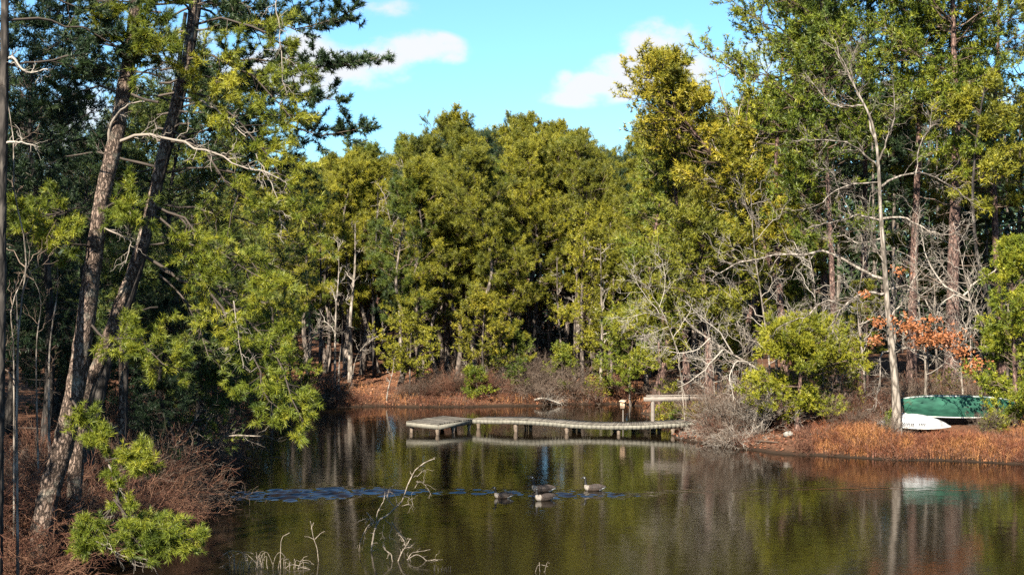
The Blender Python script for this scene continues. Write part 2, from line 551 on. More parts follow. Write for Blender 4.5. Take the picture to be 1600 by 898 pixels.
def build_ground():
    def axis(lo, hi, step, far):
        m = np.arange(lo, hi + step, step)
        e = np.geomspace(1.5, far, 16)
        return np.concatenate([(lo - e)[::-1], m, hi + e])
    xs = axis(-34, 40, 0.5, 1500)
    ys = axis(14, 106, 0.5, 1500)
    X, Y = np.meshgrid(xs, ys)
    Z = ground_h(X, Y)
    rg = np.random.default_rng(3)
    near = (pond_dist(X, Y) > 0.3)
    Z = Z + np.where(near, rg.normal(0, .018, Z.shape), 0)
    nx, ny = len(xs), len(ys)
    i, j = np.meshgrid(np.arange(ny - 1), np.arange(nx - 1), indexing='ij')
    q = np.stack([i * nx + j, i * nx + j + 1, (i + 1) * nx + j + 1, (i + 1) * nx + j], -1).reshape(-1, 4)
    g = Geo()
    g.add(np.stack([X, Y, Z], -1), quads=q)
    m, nd, lk, out = newmat('leaf_litter_ground')
    tc = nd.new('ShaderNodeTexCoord')
    n1 = nd.new('ShaderNodeTexNoise'); n1.inputs['Scale'].default_value = .35; n1.inputs['Detail'].default_value = 4
    n2 = nd.new('ShaderNodeTexNoise'); n2.inputs['Scale'].default_value = 9; n2.inputs['Detail'].default_value = 6; n2.inputs['Roughness'].default_value = .7
    lk.new(tc.outputs['Object'], n1.inputs['Vector']); lk.new(tc.outputs['Object'], n2.inputs['Vector'])
    ad = nd.new('ShaderNodeMath'); ad.operation = 'MULTIPLY_ADD'; ad.inputs[1].default_value = .6
    lk.new(n2.outputs['Fac'], ad.inputs[0])
    sc = nd.new('ShaderNodeMath'); sc.operation = 'MULTIPLY'; sc.inputs[1].default_value = .45
    lk.new(n1.outputs['Fac'], sc.inputs[0]); lk.new(sc.outputs[0], ad.inputs[2])
    r = ramp(nd, [(.32, (.035, .018, .01)), (.48, (.10, .05, .03)), (.62, (.21, .10, .055)), (.75, (.34, .2, .12))])
    lk.new(ad.outputs[0], r.inputs['Fac'])
    # wet dark mud just at the waterline
    geo = nd.new('ShaderNodeSeparateXYZ'); lk.new(tc.outputs['Object'], geo.inputs[0])
    mr = nd.new('ShaderNodeMapRange'); mr.inputs['From Min'].default_value = .05; mr.inputs['From Max'].default_value = .26
    lk.new(geo.outputs['Z'], mr.inputs['Value'])
    mx = nd.new('ShaderNodeMix'); mx.data_type = 'RGBA'; mx.inputs['A'].default_value = (.022, .014, .009, 1)
    lk.new(mr.outputs[0], mx.inputs['Factor']); lk.new(r.outputs['Color'], mx.inputs['B'])
    p = nd.new('ShaderNodeBsdfPrincipled'); p.inputs['Roughness'].default_value = .95
    p.inputs['Specular IOR Level'].default_value = 0.1
    lk.new(mx.outputs['Result'], p.inputs['Base Color'])
    bp = nd.new('ShaderNodeBump'); bp.inputs['Strength'].default_value = .8; bp.inputs['Distance'].default_value = .06
    lk.new(n2.outputs['Fac'], bp.inputs['Height']); lk.new(bp.outputs[0], p.inputs['Normal'])
    lk.new(p.outputs[0], out.inputs['Surface'])
    o = g.build('ground', m)
    tag(o, kind='structure')


def build_water():
    m, nd, lk, out = newmat('pond_water')
    tc = nd.new('ShaderNodeTexCoord')

    def noise(scale, xs, ys, detail):
        mp = nd.new('ShaderNodeMapping'); mp.inputs['Scale'].default_value = (xs, ys, 1)
        n = nd.new('ShaderNodeTexNoise'); n.inputs['Scale'].default_value = scale; n.inputs['Detail'].default_value = detail
        lk.new(tc.outputs['Object'], mp.inputs['Vector']); lk.new(mp.outputs[0], n.inputs['Vector'])
        s = nd.new('ShaderNodeVectorMath'); s.operation = 'SUBTRACT'; s.inputs[1].default_value = (.5, .5, .5)
        lk.new(n.outputs['Color'], s.inputs[0])
        return s.outputs[0]

    def scale(v, f):
        s = nd.new('ShaderNodeVectorMath'); s.operation = 'SCALE'
        lk.new(v, s.inputs[0])
        if isinstance(f, float): s.inputs['Scale'].default_value = f
        else: lk.new(f, s.inputs['Scale'])
        return s.outputs[0]

    def mth(op, a, b, clamp=False):
        n = nd.new('ShaderNodeMath'); n.operation = op; n.use_clamp = clamp
        for i, v in enumerate((a, b)):
            if isinstance(v, (int, float)): n.inputs[i].default_value = v
            else: lk.new(v, n.inputs[i])
        return n.outputs[0]
    sep = nd.new('ShaderNodeSeparateXYZ'); lk.new(tc.outputs['Object'], sep.inputs[0])
    # calm swell, breeze ripples nearer the camera
    far = nd.new('ShaderNodeMapRange'); far.inputs['From Min'].default_value = 68; far.inputs['From Max'].default_value = 44
    far.inputs['To Min'].default_value = .026; far.inputs['To Max'].default_value = .042
    lk.new(sep.outputs['Y'], far.inputs['Value'])
    v = scale(noise(1.0, 4.0, 13.0, 1), far.outputs[0])
    v2 = scale(noise(1.0, .5, 1.4, 2), .016)
    a1 = nd.new('ShaderNodeVectorMath'); lk.new(v, a1.inputs[0]); lk.new(v2, a1.inputs[1])
    fl = nd.new('ShaderNodeVectorMath'); fl.operation = 'MULTIPLY'; fl.inputs[1].default_value = (.7, 1, 0)
    lk.new(a1.outputs[0], fl.inputs[0])
    gm = nd.new('ShaderNodeNewGeometry')
    a3 = nd.new('ShaderNodeVectorMath'); lk.new(gm.outputs['Normal'], a3.inputs[1]); lk.new(fl.outputs[0], a3.inputs[0])
    nn = nd.new('ShaderNodeVectorMath'); nn.operation = 'NORMALIZE'; lk.new(a3.outputs[0], nn.inputs[0])
    p = nd.new('ShaderNodeBsdfPrincipled')
    p.inputs['Base Color'].default_value = (.006, .004, .002, 1)
    p.inputs['Roughness'].default_value = .085
    p.inputs['IOR'].default_value = 1.5
    p.inputs['Specular IOR Level'].default_value = .5
    lk.new(nn.outputs[0], p.inputs['Normal'])
    lk.new(p.outputs[0], out.inputs['Surface'])
    # the streak of wind-ruffled water is modelled: small steep waves in a fine part of the sheet
    xs = np.concatenate([np.linspace(-40, -13, 12)[:-1], np.arange(-13, 8, .07), np.arange(8, 22, .25), np.linspace(22, 48, 12)])
    ys = np.concatenate([np.linspace(12, 44.2, 12)[:-1], np.arange(44.2, 50.4, .055), np.linspace(50.7, 88, 14)])
    X, Y = np.meshgrid(xs, ys)
    rg = np.random.default_rng(5)
    Z = np.zeros_like(X)
    for k in range(46):
        lam = rg.uniform(.20, .75)
        th = rg.normal(1.75, .55)
        kk = 2 * math.pi / lam
        Z += .050 * lam / (2 * math.pi) * np.sin(kk * (X * math.cos(th) + Y * math.sin(th)) + rg.uniform(0, 6.3))
    wv = Y + .35 * np.sin(X * .45) + .12 * np.sin(X * 1.7 + 1) + .06 * np.sin(X * 4.3) - .045 * (X + 5.5)

    def lobe(cx, cy, rx, ry):
        return np.clip(1.25 - np.sqrt(((X - cx) / rx) ** 2 + ((wv - cy) / ry) ** 2), 0, 1)
    pm = np.maximum.reduce([lobe(-6.8, 47.2, 4.2, 1.35) * 1.9, lobe(-.8, 47.2, 3.4, .8) * .8, lobe(2.0, 46.9, 2.6, 1.1) * 1.0, lobe(9, 47.2, 8, .5) * .3])
    patchy = .85 + .3 * np.sin(X * 5.3 + 2 * np.sin(Y * 6.2)) * np.sin(Y * 9.1 + X * 2.7)
    Z *= np.minimum(pm, 1.5) * np.clip(patchy, .15, 1.3)
    nx, ny = len(xs), len(ys)
    i, j = np.meshgrid(np.arange(ny - 1), np.arange(nx - 1), indexing='ij')
    g = Geo()
    g.add(np.stack([X, Y, Z], -1), quads=np.stack([i * nx + j, i * nx + j + 1, (i + 1) * nx + j + 1, (i + 1) * nx + j], -1).reshape(-1, 4))
    o = g.build('water', m)
    tag(o, kind='structure')


build_ground()
build_water()
# ------------------------------------------------------------------ tree builders
def trunk_tube(g, rng, path, r0, r1, S=10, n=24, rough=0.04, flare=0.35, tone=.5, power=1.0):
    P = resample(path, n)
    s = np.linspace(0, 1, n)
    R = r0 + (r1 - r0) * s ** power + r0 * flare * np.exp(-s * n * .45)
    tubes(g, P[None], R[None], S, rough=rough, rng=rng, tone=tone)
    return P, R


def foliage_on(rng, gl, gf, P1, L1, k2, k3, l2, l3, K, ln, w, per=2, flat=.35, curl=.12, t0=.3, ang=52, limb_r=None, up=.35, l2sd=.25,
               tonebase=0.0, wob=.03, tipk=3):
    """side shoots and needle tufts on the limbs P1 (B,n,3) of length L1"""
    i2, t2, o2, d2 = sprout(rng, P1, k2, t0, .98, ang, 12, flat, even=True)
    len2 = l2 * L1[i2] * (1.1 - .6 * t2) * rng.uniform(1 - l2sd, 1 + l2sd, len(i2))
    P2 = curve_paths(rng, o2, d2, len2, 4, curl, wob)
    r2 = np.linspace(1, .35, 4)[None] * (0.006 + .010 * len2)[:, None]
    tubes(gl, P2, r2, 3, tone=rng.uniform(.2, .7, len(i2)))
    i3, t3, o3, d3 = sprout(rng, P2, k3, .3, 1, 45, 15, .6)
    d3 = norm(d3 + np.array([0, 0, up]))
    len3 = l3 * rng.uniform(.6, 1.3, len(i3))
    P3 = curve_paths(rng, o3, d3, len3, 3, .1, .03)
    if w < .02:
        tubes(gl, P3[:, ::2], np.full((len(i3), 2), .005), 3, tone=rng.uniform(.2, .7, len(i3)))
    cl = rng.uniform(0, 1, len(P1))[i2][i3]                      # every limb leans to its own tint
    tone3 = np.clip(.25 * cl + .75 * rng.uniform(0, 1, len(i3)) + tonebase, 0, 1)
    for k in range(per):
        f = 1 - k * .42
        p = P3[:, 0] * (1 - f) + P3[:, -1] * f
        tufts(gf, rng, p, norm(P3[:, -1] - P3[:, 0]), K, ln, w, tone=tone3)
    # the tips of the side shoots too
    tufts(gf, rng, P2[:, -1], norm(P2[:, -1] - P2[:, -2]), K, ln, w, tone=np.clip(rng.uniform(.3, 1, len(P2)) + tonebase, 0, 1))
    if tipk:
        it, tt, ot, dt = sprout(rng, P1, tipk, .75, 1, 35, 12, .6)
        tufts(gf, rng, ot, dt, K, ln, w, tone=rng.uniform(.3, 1, len(it)))


def make_pine(rng, path, r0, base=.35, radius=3.0, prof='round', n1=40, k2=10, k3=4, K=9, ln=.2, w=.032, per=2,
              elev=(-5, 45), curl=.15, flat=.3, l2=.42, l3=.32, S=9, dead=6, lop=0.0, lopaz=0.0, rough=.04, t0=.3, n=24, whorl=0, up=.35):
    gt, gl, gf = Geo(), Geo(), Geo()
    P, R = trunk_tube(gt, rng, path, r0, max(.03, r0 * .12), S=S, n=n, rough=rough)
    h = rng.uniform(0, 1, n1) ** .85
    if whorl:
        h = np.round(h * whorl) / whorl + rng.normal(0, .008, n1)
        h = np.clip(h, 0, 1)
    if prof == 'round':
        pr = np.sin(np.clip(.12 + .88 * h, 0, 1) * math.pi * .93 + .12) ** .55
    elif prof == 'flat':
        pr = np.where(h < .75, .65 + .45 * h, 1.0 - 2.0 * (h - .75))
    elif prof == 'cone':
        pr = (1 - h) ** .8 * .95 + .1
    else:
        pr = np.where(h < .5, .8 + .4 * h, 1.0 - 1.6 * (h - .5) ** 1.3)
    f = (base + (1 - base) * h) * (n - 1)
    i = np.minimum(f.astype(int), n - 2)
    u = (f - i)[:, None]
    o = P[i] * (1 - u) + P[i + 1] * u
    az = rng.uniform(0, 2 * math.pi, n1)
    el = np.radians(elev[0] + (elev[1] - elev[0]) * h + rng.normal(0, 9, n1))
    d = np.stack([np.cos(az) * np.cos(el), np.sin(az) * np.cos(el), np.sin(el)], 1)
    L = radius * pr * rng.uniform(.4, 1.2, n1)
    L = L * (1 + lop * np.cos(az - lopaz))
    L = np.maximum(L, .5)
    P1 = curve_paths(rng, o, d, L, 8, curl, .022, side=.12)
    r1 = np.linspace(1, .22, 8)[None] * (.008 + .008 * L)[:, None]
    tubes(gl, P1, r1, 5, tone=rng.uniform(.2, .7, n1))
    foliage_on(rng, gl, gf, P1, L, k2, k3, l2, l3, K, ln, w, per, flat, curl, t0, up=up)
    if dead:
        hd = rng.uniform(base * .35, base * 1.25, dead)
        f = hd * (n - 1); i = np.minimum(f.astype(int), n - 2); u = (f - i)[:, None]
        o = P[i] * (1 - u) + P[i + 1] * u
        az = rng.uniform(0, 2 * math.pi, dead); el = np.radians(rng.normal(5, 15, dead))
        d = np.stack([np.cos(az) * np.cos(el), np.sin(az) * np.cos(el), np.sin(el)], 1)
        L = radius * rng.uniform(.2, .7, dead)
        Pd = curve_paths(rng, o, d, L, 6, -.05, .03)
        tubes(gl, Pd, np.linspace(1, .3, 6)[None] * (.01 + .01 * L)[:, None], 4, tone=.8)
        i2, t2, o2, d2 = sprout(rng, Pd, 5, .3, 1, 50, 15, .8)
        P2 = curve_paths(rng, o2, d2, .35 * L[i2], 4, 0, .06)
        tubes(gl, P2, np.linspace(1, .5, 4)[None] * np.full((len(i2), 1), .009), 3, tone=.8)
    return gt, gl, gf


def put_tree(name, geos, mats, loc, rz=0, label=None, cat='tree', group=None, parts=('trunk', 'limbs', 'crown')):
    root = empty(name, loc, rz, label, cat, group)
    for g, m, pn in zip(geos, mats, parts):
        if g is not None and g.n:
            g.build(pn, m, root)
    return root


def bare_geo(rng, path, r0, n1=14, k2=5, k3=4, l1=.38, base=.3, elev=45, S=6, n=14, k4=0, rt=.004, r1f=.15, curl=.12, wob=.035, rough=.03):
    """leafless tree or sapling, twigs to the third or fourth order"""
    g = Geo()
    P, R = trunk_tube(g, rng, path, r0, r0 * r1f, S=S, n=n, rough=rough, flare=.15)
    H = np.linalg.norm(P[-1] - P[0])
    if n1 == 0:
        return g
    i1, t1, o1, d1 = sprout(rng, P[None], n1, base, 1, elev, 12, 1, even=True)
    L1 = l1 * H * (1.15 - .75 * t1) * rng.uniform(.5, 1.2, len(i1))
    P1 = curve_paths(rng, o1, d1, L1, 7, curl, wob)
    rr = (r0 * .42 * (1.1 - .8 * t1) + rt)
    tubes(g, P1, np.linspace(1, .25, 7)[None] * rr[:, None], 4, tone=rng.uniform(.3, .8, len(i1)))
    i2, t2, o2, d2 = sprout(rng, P1, k2, .2, 1, 42, 14, 1)
    L2 = .45 * L1[i2] * rng.uniform(.5, 1.3, len(i2))
    P2 = curve_paths(rng, o2, d2, L2, 5, curl, wob * 1.4)
    tubes(g, P2, np.linspace(1, .4, 5)[None] * np.maximum(rr[i2] * .4, rt)[:, None], 3, tone=rng.uniform(.3, .8, len(i2)))
    if k3:
        i3, t3, o3, d3 = sprout(rng, P2, k3, .2, 1, 42, 15, 1)
        L3 = .5 * L2[i3] * rng.uniform(.5, 1.3, len(i3))
        P3 = curve_paths(rng, o3, d3, L3, 4, curl, wob * 1.5)
        tubes(g, P3, np.linspace(1, .5, 4)[None] * np.full((len(i3), 1), rt), 3, tone=rng.uniform(.3, .9, len(i3)))
    return g


def spikes(g, rng, a, b, w):
    side = norm(np.cross(b - a, rng.normal(size=a.shape))) * w / 2
    m = len(a)
    g.add(np.stack([a - side, a + side, b], 1).reshape(-1, 3), tris=np.arange(m * 3).reshape(-1, 3), tone=np.repeat(rng.uniform(.1, 1, m), 3))


def shrub_geo(rng, stems=22, height=2.0, spread=.6, r=.012, k2=5, k3=4, arch=-.25, rt=.005, g=None, base_r=.25, origin=(0, 0, 0), lite=False):
    g = Geo() if g is None else g
    ns = 4 if lite else 8
    az = rng.uniform(0, 2 * math.pi, stems)
    rad = rng.uniform(0, base_r, stems)
    o = np.stack([np.cos(az) * rad, np.sin(az) * rad, np.full(stems, -.08)], 1) + np.array(origin)
    az = az + rng.normal(0, .5, stems)
    le = np.abs(rng.normal(0, spread, stems))
    d = norm(np.stack([np.cos(az) * le, np.sin(az) * le, np.ones(stems)], 1))
    L = height * rng.uniform(.55, 1.1, stems)
    P1 = curve_paths(rng, o, d, L, ns, arch, .02, side=.12)
    P1[:, :, :2] += (np.stack([np.cos(az), np.sin(az)], 1) * (L * .25 * rng.uniform(0, 1, stems))[:, None])[:, None, :] * np.linspace(0, 1, ns)[None, :, None] ** 2
    tubes(g, P1, np.linspace(1, .35, ns)[None] * (r * rng.uniform(.6, 1.3, stems))[:, None], 3, tone=rng.uniform(.1, .8, stems))
    i2, t2, o2, d2 = sprout(rng, P1, k2, .25, 1, 38, 14, 1)
    L2 = .38 * L[i2] * (1.2 - .7 * t2) * rng.uniform(.5, 1.2, len(i2))
    if lite:
        for o_, d_, L_, tn in ((o2, d2, L2, .4),):
            spikes(g, rng, o_, o_ + d_ * L_[:, None], rt * 2.4)
        o3 = np.repeat(o2 + d2 * L2[:, None] * .45, k3, 0); L3 = np.repeat(L2, k3) * rng.uniform(.3, .6, len(o3))
        d3 = norm(np.repeat(d2, k3, 0) + rng.normal(0, .5, (len(o3), 3)))
        spikes(g, rng, o3, o3 + d3 * L3[:, None], rt * 2)
        return g
    P2 = curve_paths(rng, o2, d2, L2, 5, -.05, .05)
    tubes(g, P2, np.linspace(1, .5, 5)[None] * np.full((len(i2), 1), rt * 1.3), 3, tone=rng.uniform(.1, .9, len(i2)))
    if k3:
        i3, t3, o3, d3 = sprout(rng, P2, k3, .2, 1, 40, 14, 1)
        L3 = .5 * L2[i3] * rng.uniform(.5, 1.2, len(i3))
        P3 = curve_paths(rng, o3, d3, L3, 3, 0, .05)
        tubes(g, P3, np.linspace(1, .6, 3)[None] * np.full((len(i3), 1), rt), 3, tone=rng.uniform(.2, 1, len(i3)))
    return g


ORD = ['first', 'second', 'third', 'fourth', 'fifth', 'sixth', 'seventh', 'eighth', 'ninth', 'tenth', 'eleventh', 'twelfth', 'thirteenth',
       'fourteenth', 'fifteenth', 'sixteenth', 'seventeenth', 'eighteenth', 'nineteenth', 'twentieth', 'twenty-first', 'twenty-second',
       'twenty-third', 'twenty-fourth', 'twenty-fifth', 'twenty-sixth', 'twenty-seventh', 'twenty-eighth', 'twenty-ninth', 'thirtieth']
for t_, u_ in (('thirty', 'fortieth'), ('forty', 'fiftieth'), ('fifty', 'sixtieth'), ('sixty', 'seventieth'), ('seventy', 'eightieth')):
    ORD += [f'{t_}-{o_}' for o_ in ORD[:9]] + [u_]


def short(px):
    for lim, t in ((480, 'left of the orange slope'), (610, 'on the orange slope'), (740, 'behind the platform'), (900, 'behind the walkway'), (1700, 'by the birdhouse')):
        if px < lim:
            return t


def above(px):
    """what a thing across the pond stands behind, as one sees it from the camera"""
    for lim, t in ((470, 'at the left end of the far shore, beside the near grove'), (560, 'above the open orange slope'),
                   (640, 'just left of the dock platform'), (700, 'behind the dock platform'), (760, 'behind the corner where the walkway begins'),
                   (830, 'behind the left part of the walkway'), (900, 'behind the middle of the walkway'), (960, 'behind the right part of the walkway'),
                   (1010, 'behind the birdhouse'), (1100, 'behind the handrail'), (1250, 'behind the leaning white trunk')):
        if px < lim:
            return t
    return 'behind the green boats'


# ------------------------------------------------------------------ the pine stand across the pond
rng = np.random.default_rng(11)
protos = []
for k in range(6):
    H = [15.5, 14.5, 16.5, 13.5, 15, 16][k]
    bend = rng.normal(0, .35, (5, 2)); bend[0] = 0
    path = [(bend[j, 0], bend[j, 1], H * j / 4) for j in range(5)]
    kw = [dict(prof='round', base=.40, radius=3.0), dict(prof='mid', base=.30, radius=2.7), dict(prof='flat', base=.48, radius=3.2),
          dict(prof='mid', base=.22, radius=2.6), dict(prof='round', base=.52, radius=3.1), dict(prof='mid', base=.36, radius=2.9)][k]
    geos = make_pine(rng, path, .17 + .02 * (k % 3), n1=50, k2=10, k3=5, K=10, ln=.23, w=.023, per=3, elev=(-10, 50), curl=.2, flat=.18, l2=.38, up=.5, **kw)
    protos.append((H, [geos[0].mesh('trunk', M['farbark']), geos[1].mesh('limbs', M['twig']), geos[2].mesh('crown', M['olive'])]))
CROWN = {}


def proto_tree(name, k, loc, rz, sc, label, group, mat='olive', bark=None, lean=(0, 0), squash=1.0, pr=None):
    H, ms = (pr or protos)[k]
    root = empty(name, loc, rz, label, 'tree', group)
    root.scale = (sc * squash, sc * squash, sc)
    root.rotation_euler = (lean[0], lean[1], rz)
    for pn, me in zip(('trunk', 'limbs', 'crown'), ms):
        o = bpy.data.objects.new(pn, me)
        C.objects.link(o)
        o.parent = root
        own = mat if pn == 'crown' else bark if pn == 'trunk' else None
        if own:
            o.material_slots[0].link = 'OBJECT'
            o.material_slots[0].material = M[own]
    return root


# skyline of the stand: (px, py of the top) read off the photograph
SKY_X = [380, 440, 480, 520, 560, 590, 620, 650, 680, 710, 740, 770, 800, 830, 860, 890, 915, 940, 965, 1000, 1060, 1120, 1200, 1300, 1450, 1600]
SKY_Y = [250, 255, 235, 240, 215, 214, 218, 200, 188, 178, 180, 200, 182, 172, 180, 186, 205, 238, 230, 200, 170, 160, 130, 110, 100, 100]
DEPTHS = [('waterside', 86.5, 34, 465, 985, .80), ('second', 91.5, 32, 440, 1130, .90), ('third', 97.5, 33, 420, 1180, 1.0), ('skyline', 104, 38, 380, 1250, 1.0)]
kinds = {'olive': 'olive green', 'green': 'mid green', 'blue': 'dark green', 'gold': 'yellow-green', 'lime': 'bright green'}
for row, D0, step, x0, x1, frac in DEPTHS:
    px = x0 + rng.uniform(0, step * .5)
    n = 0
    while px < x1:
        D = D0 + rng.uniform(-2, 2)
        X = (px - CX) / F * D
        top = np.interp(px, SKY_X, SKY_Y)
        base = gz(X, D)
        H = ((CAMH - (top - CY) / F * D) - base) * .94
        if row == 'waterside':
            H *= rng.choice([.62, .8, .86, .93])
        elif row == 'second':
            H *= rng.uniform(.82, .97)
        elif row == 'third':
            H *= rng.uniform(.9, 1.0)
        else:
            H *= rng.uniform(.95, 1.01)
        skip = row == 'waterside' and (490 < px < 600 or 845 < px < 925)
        if not skip:
            k = int(rng.integers(0, 6))
            if row == 'waterside': k = int(rng.choice([1, 3, 5, 0]))
            mat = rng.choice(['olive', 'olive', 'olive', 'green', 'gold' if row != 'waterside' else 'olive', 'blue'], p=[.3, .25, .17, .14, .04, .10])
            sc = H / protos[k][0]
            place = above(px)
            shape = ['round-topped', 'narrow', 'flat-topped', 'low-branched', 'high-crowned', 'ragged'][k]
            lab = f"{kinds[mat]} {shape} pine, {ORD[n]} from the left in the {row} row across the pond, {place}"
            lab = ' '.join(lab.split()[:16]) if False else f"{kinds[mat]} {shape} pine, {ORD[n]} from left in the {row} row, {place}"
            w_ = lab.split()
            if len(w_) > 16:
                lab = f"{kinds[mat]} {shape} pine, {ORD[n]} from left in the {row} row across the pond"
            proto_tree('pine_tree', k, (X, D, base - .1), rng.uniform(0, 6.28), sc, lab, f'pines of the {row} row across the pond', str(mat),
                       lean=(rng.normal(0, .02), rng.normal(0, .02)))
            n += 1
        px += step * rng.uniform(.75, 1.25)

# the wood behind them, all round the pond, reads as one mass
def far_wood():
    gt, gf = Geo(), Geo()
    n = 0
    while n < 400:
        X, D = rng.uniform(-75, 85), rng.uniform(30, 136)
        d = float(pond_dist(np.array([X]), np.array([D]))[0])
        if n < 260:
            if D < 108 or not -46 < X < 56: continue
        elif not (d > 14 and D < 112 and (X < -25 - .1 * D or (X > 12 and D > 84 and X > 0.28 * D) or (X > 26 and D > 66))):
            continue
        n += 1
        b = gz(X, D)
        px = CX + X / D * F
        H = (CAMH - (np.interp(px, SKY_X, SKY_Y) + rng.uniform(15, 90) - CY) / F * D) - b
        H = min(H, 22) if D > 100 else rng.uniform(12, 18)
        lean = rng.normal(0, .3, 2)
        P = resample([(X, D, b - .2), (X + lean[0], D + lean[1], b + H)], 5)
        tubes(gt, P[None], np.linspace(.2, .05, 5)[None], 5, tone=rng.uniform(.2, .8))
        m = 210
        a = rng.uniform(0, 6.28, m); hh = rng.uniform(.0, 1, m) ** 1.15; rr = 3.2 * np.sqrt(rng.uniform(0, 1, m)) * np.sin(np.clip(hh, 0, 1) * 2.9) ** .5
        p = np.stack([X + np.cos(a) * rr, D + np.sin(a) * rr, b + H * hh], 1)
        tufts(gf, rng, p, norm(np.stack([np.cos(a), np.sin(a), np.full(m, .6)], 1)), 3, .72, .26)
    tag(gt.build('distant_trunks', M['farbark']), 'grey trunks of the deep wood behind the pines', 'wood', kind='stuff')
    tag(gf.build('distant_wood', M['blue']), 'dark green mass of the deep pine wood behind the stand', 'wood', kind='stuff')  # the deep wood's gloom is painted in by the dark needle colour


far_wood()

# bare understory trees and thin trunks among the pines
def bare_tree(name, base_px, D, path_px, r, label, mat='palebark', twig=None, group=None, seed=0, cat='tree', **kw):
    rg = np.random.default_rng(seed + 100)
    X, Y = (base_px - CX) / F * D, D
    b = gz(X, Y)
    path = [W(x, y, D) - np.array([X, Y, b]) for x, y in path_px]
    path = [np.array([0, 0, -.15])] + path
    path = [np.array([p[0], p[1] + (rg.normal(0, .25) if j else 0), p[2]]) for j, p in enumerate(path)]
    gt = Geo()
    P, R = trunk_tube(gt, rg, path, r, r * .2, S=8, n=22, rough=.05, flare=.2)
    gl = Geo()
    n1 = kw.pop('n1', 12)
    if n1:
        k2, k3, base, ang, l1 = kw.get('k2', 5), kw.get('k3', 4), kw.get('base', .35), kw.get('ang', 50), kw.get('l1', .25)
        H = np.linalg.norm(P[-1] - P[0])
        i1, t1, o1, d1 = sprout(rg, P[None], n1, base, 1, ang, 14, 1, even=True)
        L1 = l1 * H * (1.15 - .7 * t1) * rg.uniform(.5, 1.2, len(i1))
        P1 = curve_paths(rg, o1, d1, L1, 8, kw.get('curl', .15), .035)
        rr = r * .35 * (1.15 - .9 * t1) + .006
        tubes(gl, P1, np.linspace(1, .25, 8)[None] * rr[:, None], 5, tone=rg.uniform(.4, .9, len(i1)))
        i2, t2, o2, d2 = sprout(rg, P1, k2, .2, 1, 42, 14, 1)
        L2 = .45 * L1[i2] * rg.uniform(.5, 1.3, len(i2))
        P2 = curve_paths(rg, o2, d2, L2, 6, .1, .05)
        tubes(gl, P2, np.linspace(1, .4, 6)[None] * np.maximum(rr[i2] * .45, .006)[:, None], 3, tone=rg.uniform(.3, .9, len(i2)))
        i3, t3, o3, d3 = sprout(rg, P2, k3, .2, 1, 42, 15, 1)
        P3 = curve_paths(rg, o3, d3, .5 * L2[i3], 3, .1, .06)
        tubes(gl, P3, np.linspace(1, .5, 3)[None] * np.full((len(i3), 1), .006), 3, tone=rg.uniform(.3, .9, len(i3)))
    return put_tree(name, (gt, gl), (M[mat], M[twig or 'paletwig']), (X, Y, b), 0, label, cat, group, ('trunk', 'twigs'))


bare_tree('bare_sapling', 524, 83.6, [(524, 560), (527, 480), (529, 420), (527, 370)], .085, 'slender white bare tree on the left of the orange slope', seed=1, n1=9, l1=.14)
bare_tree('bare_sapling', 529, 83.2, [(529, 580), (531, 540)], .09, 'short white stub of a trunk beside the slender white tree', seed=2, n1=2, l1=.1)
bare_tree('bare_sapling', 547, 87, [(547, 540), (549, 490), (554, 420), (556, 350)], .16, 'pale grey bare trunk standing at the top of the orange slope', seed=3, n1=8, l1=.13, mat='palebark')
bare_tree('bare_sapling', 471, 82.4, [(471, 580), (478, 548), (490, 525), (515, 512)], .07, 'small crooked bare tree with spreading twigs by far shore', seed=4, n1=16, l1=.45, base=.4)
bare_tree('bare_sapling', 604, 82.3, [(606, 610), (612, 585), (615, 560)], .05, 'thin pale leaning stem at the right foot of the slope', seed=5, n1=4, l1=.2)
bare_tree('bare_sapling', 548, 85.5, [(556, 560), (575, 535), (600, 520)], .05, 'bare leaning sapling forking over the top of the slope', seed=6, n1=10, l1=.4)
bare_tree('bare_sapling', 729, 84, [(729, 570), (728, 545)], .06, 'short pale bare stem beside the waterside pine with low cushions', seed=7, n1=4, l1=.2)
bare_tree('bare_sapling', 940, 85, [(940, 580), (941, 520), (940, 440), (938, 380)], .12, 'pale trunk at the waterside just left of the birdhouse', seed=8, n1=14, l1=.16, base=.3)
bare_tree('bare_sapling', 950, 85.6, [(950, 590), (951, 560)], .07, 'short pale stem right beside the pale waterside trunk', seed=9, n1=4, l1=.2)
bare_tree('bare_sapling', 660, 89, [(660, 560), (655, 480), (648, 400), (640, 300), (628, 250)], .13, 'tall pale bare tree threading the pines behind the platform', seed=10, n1=16, l1=.14)
bare_tree('bare_sapling', 628, 88, [(628, 560), (622, 450), (612, 360), (600, 300)], .11, 'tall grey bare tree just right of the open slope', seed=11, n1=16, l1=.15)
bare_tree('bare_sapling', 878, 88, [(878, 560), (872, 480), (870, 400)], .1, 'grey bare trunk in the dark gap behind the walkway', seed=12, n1=8, l1=.15, mat='farbark')
bare_tree('bare_sapling', 898, 89, [(898, 560), (899, 490), (902, 420)], .12, 'second grey trunk in the dark gap behind the walkway', seed=13, n1=6, l1=.12, mat='farbark')
bare_tree('bare_sapling', 585, 90, [(585, 540), (583, 450), (588, 380), (590, 300)], .13, 'dark bare trunk right of the pale trunk above slope', seed=14, n1=8, l1=.1, mat='darkbark')
bare_tree('bare_sapling', 500, 88, [(500, 540), (503, 450), (500, 330)], .12, 'dark bare trunk left of the slender white tree', seed=15, n1=8, l1=.12, mat='darkbark')
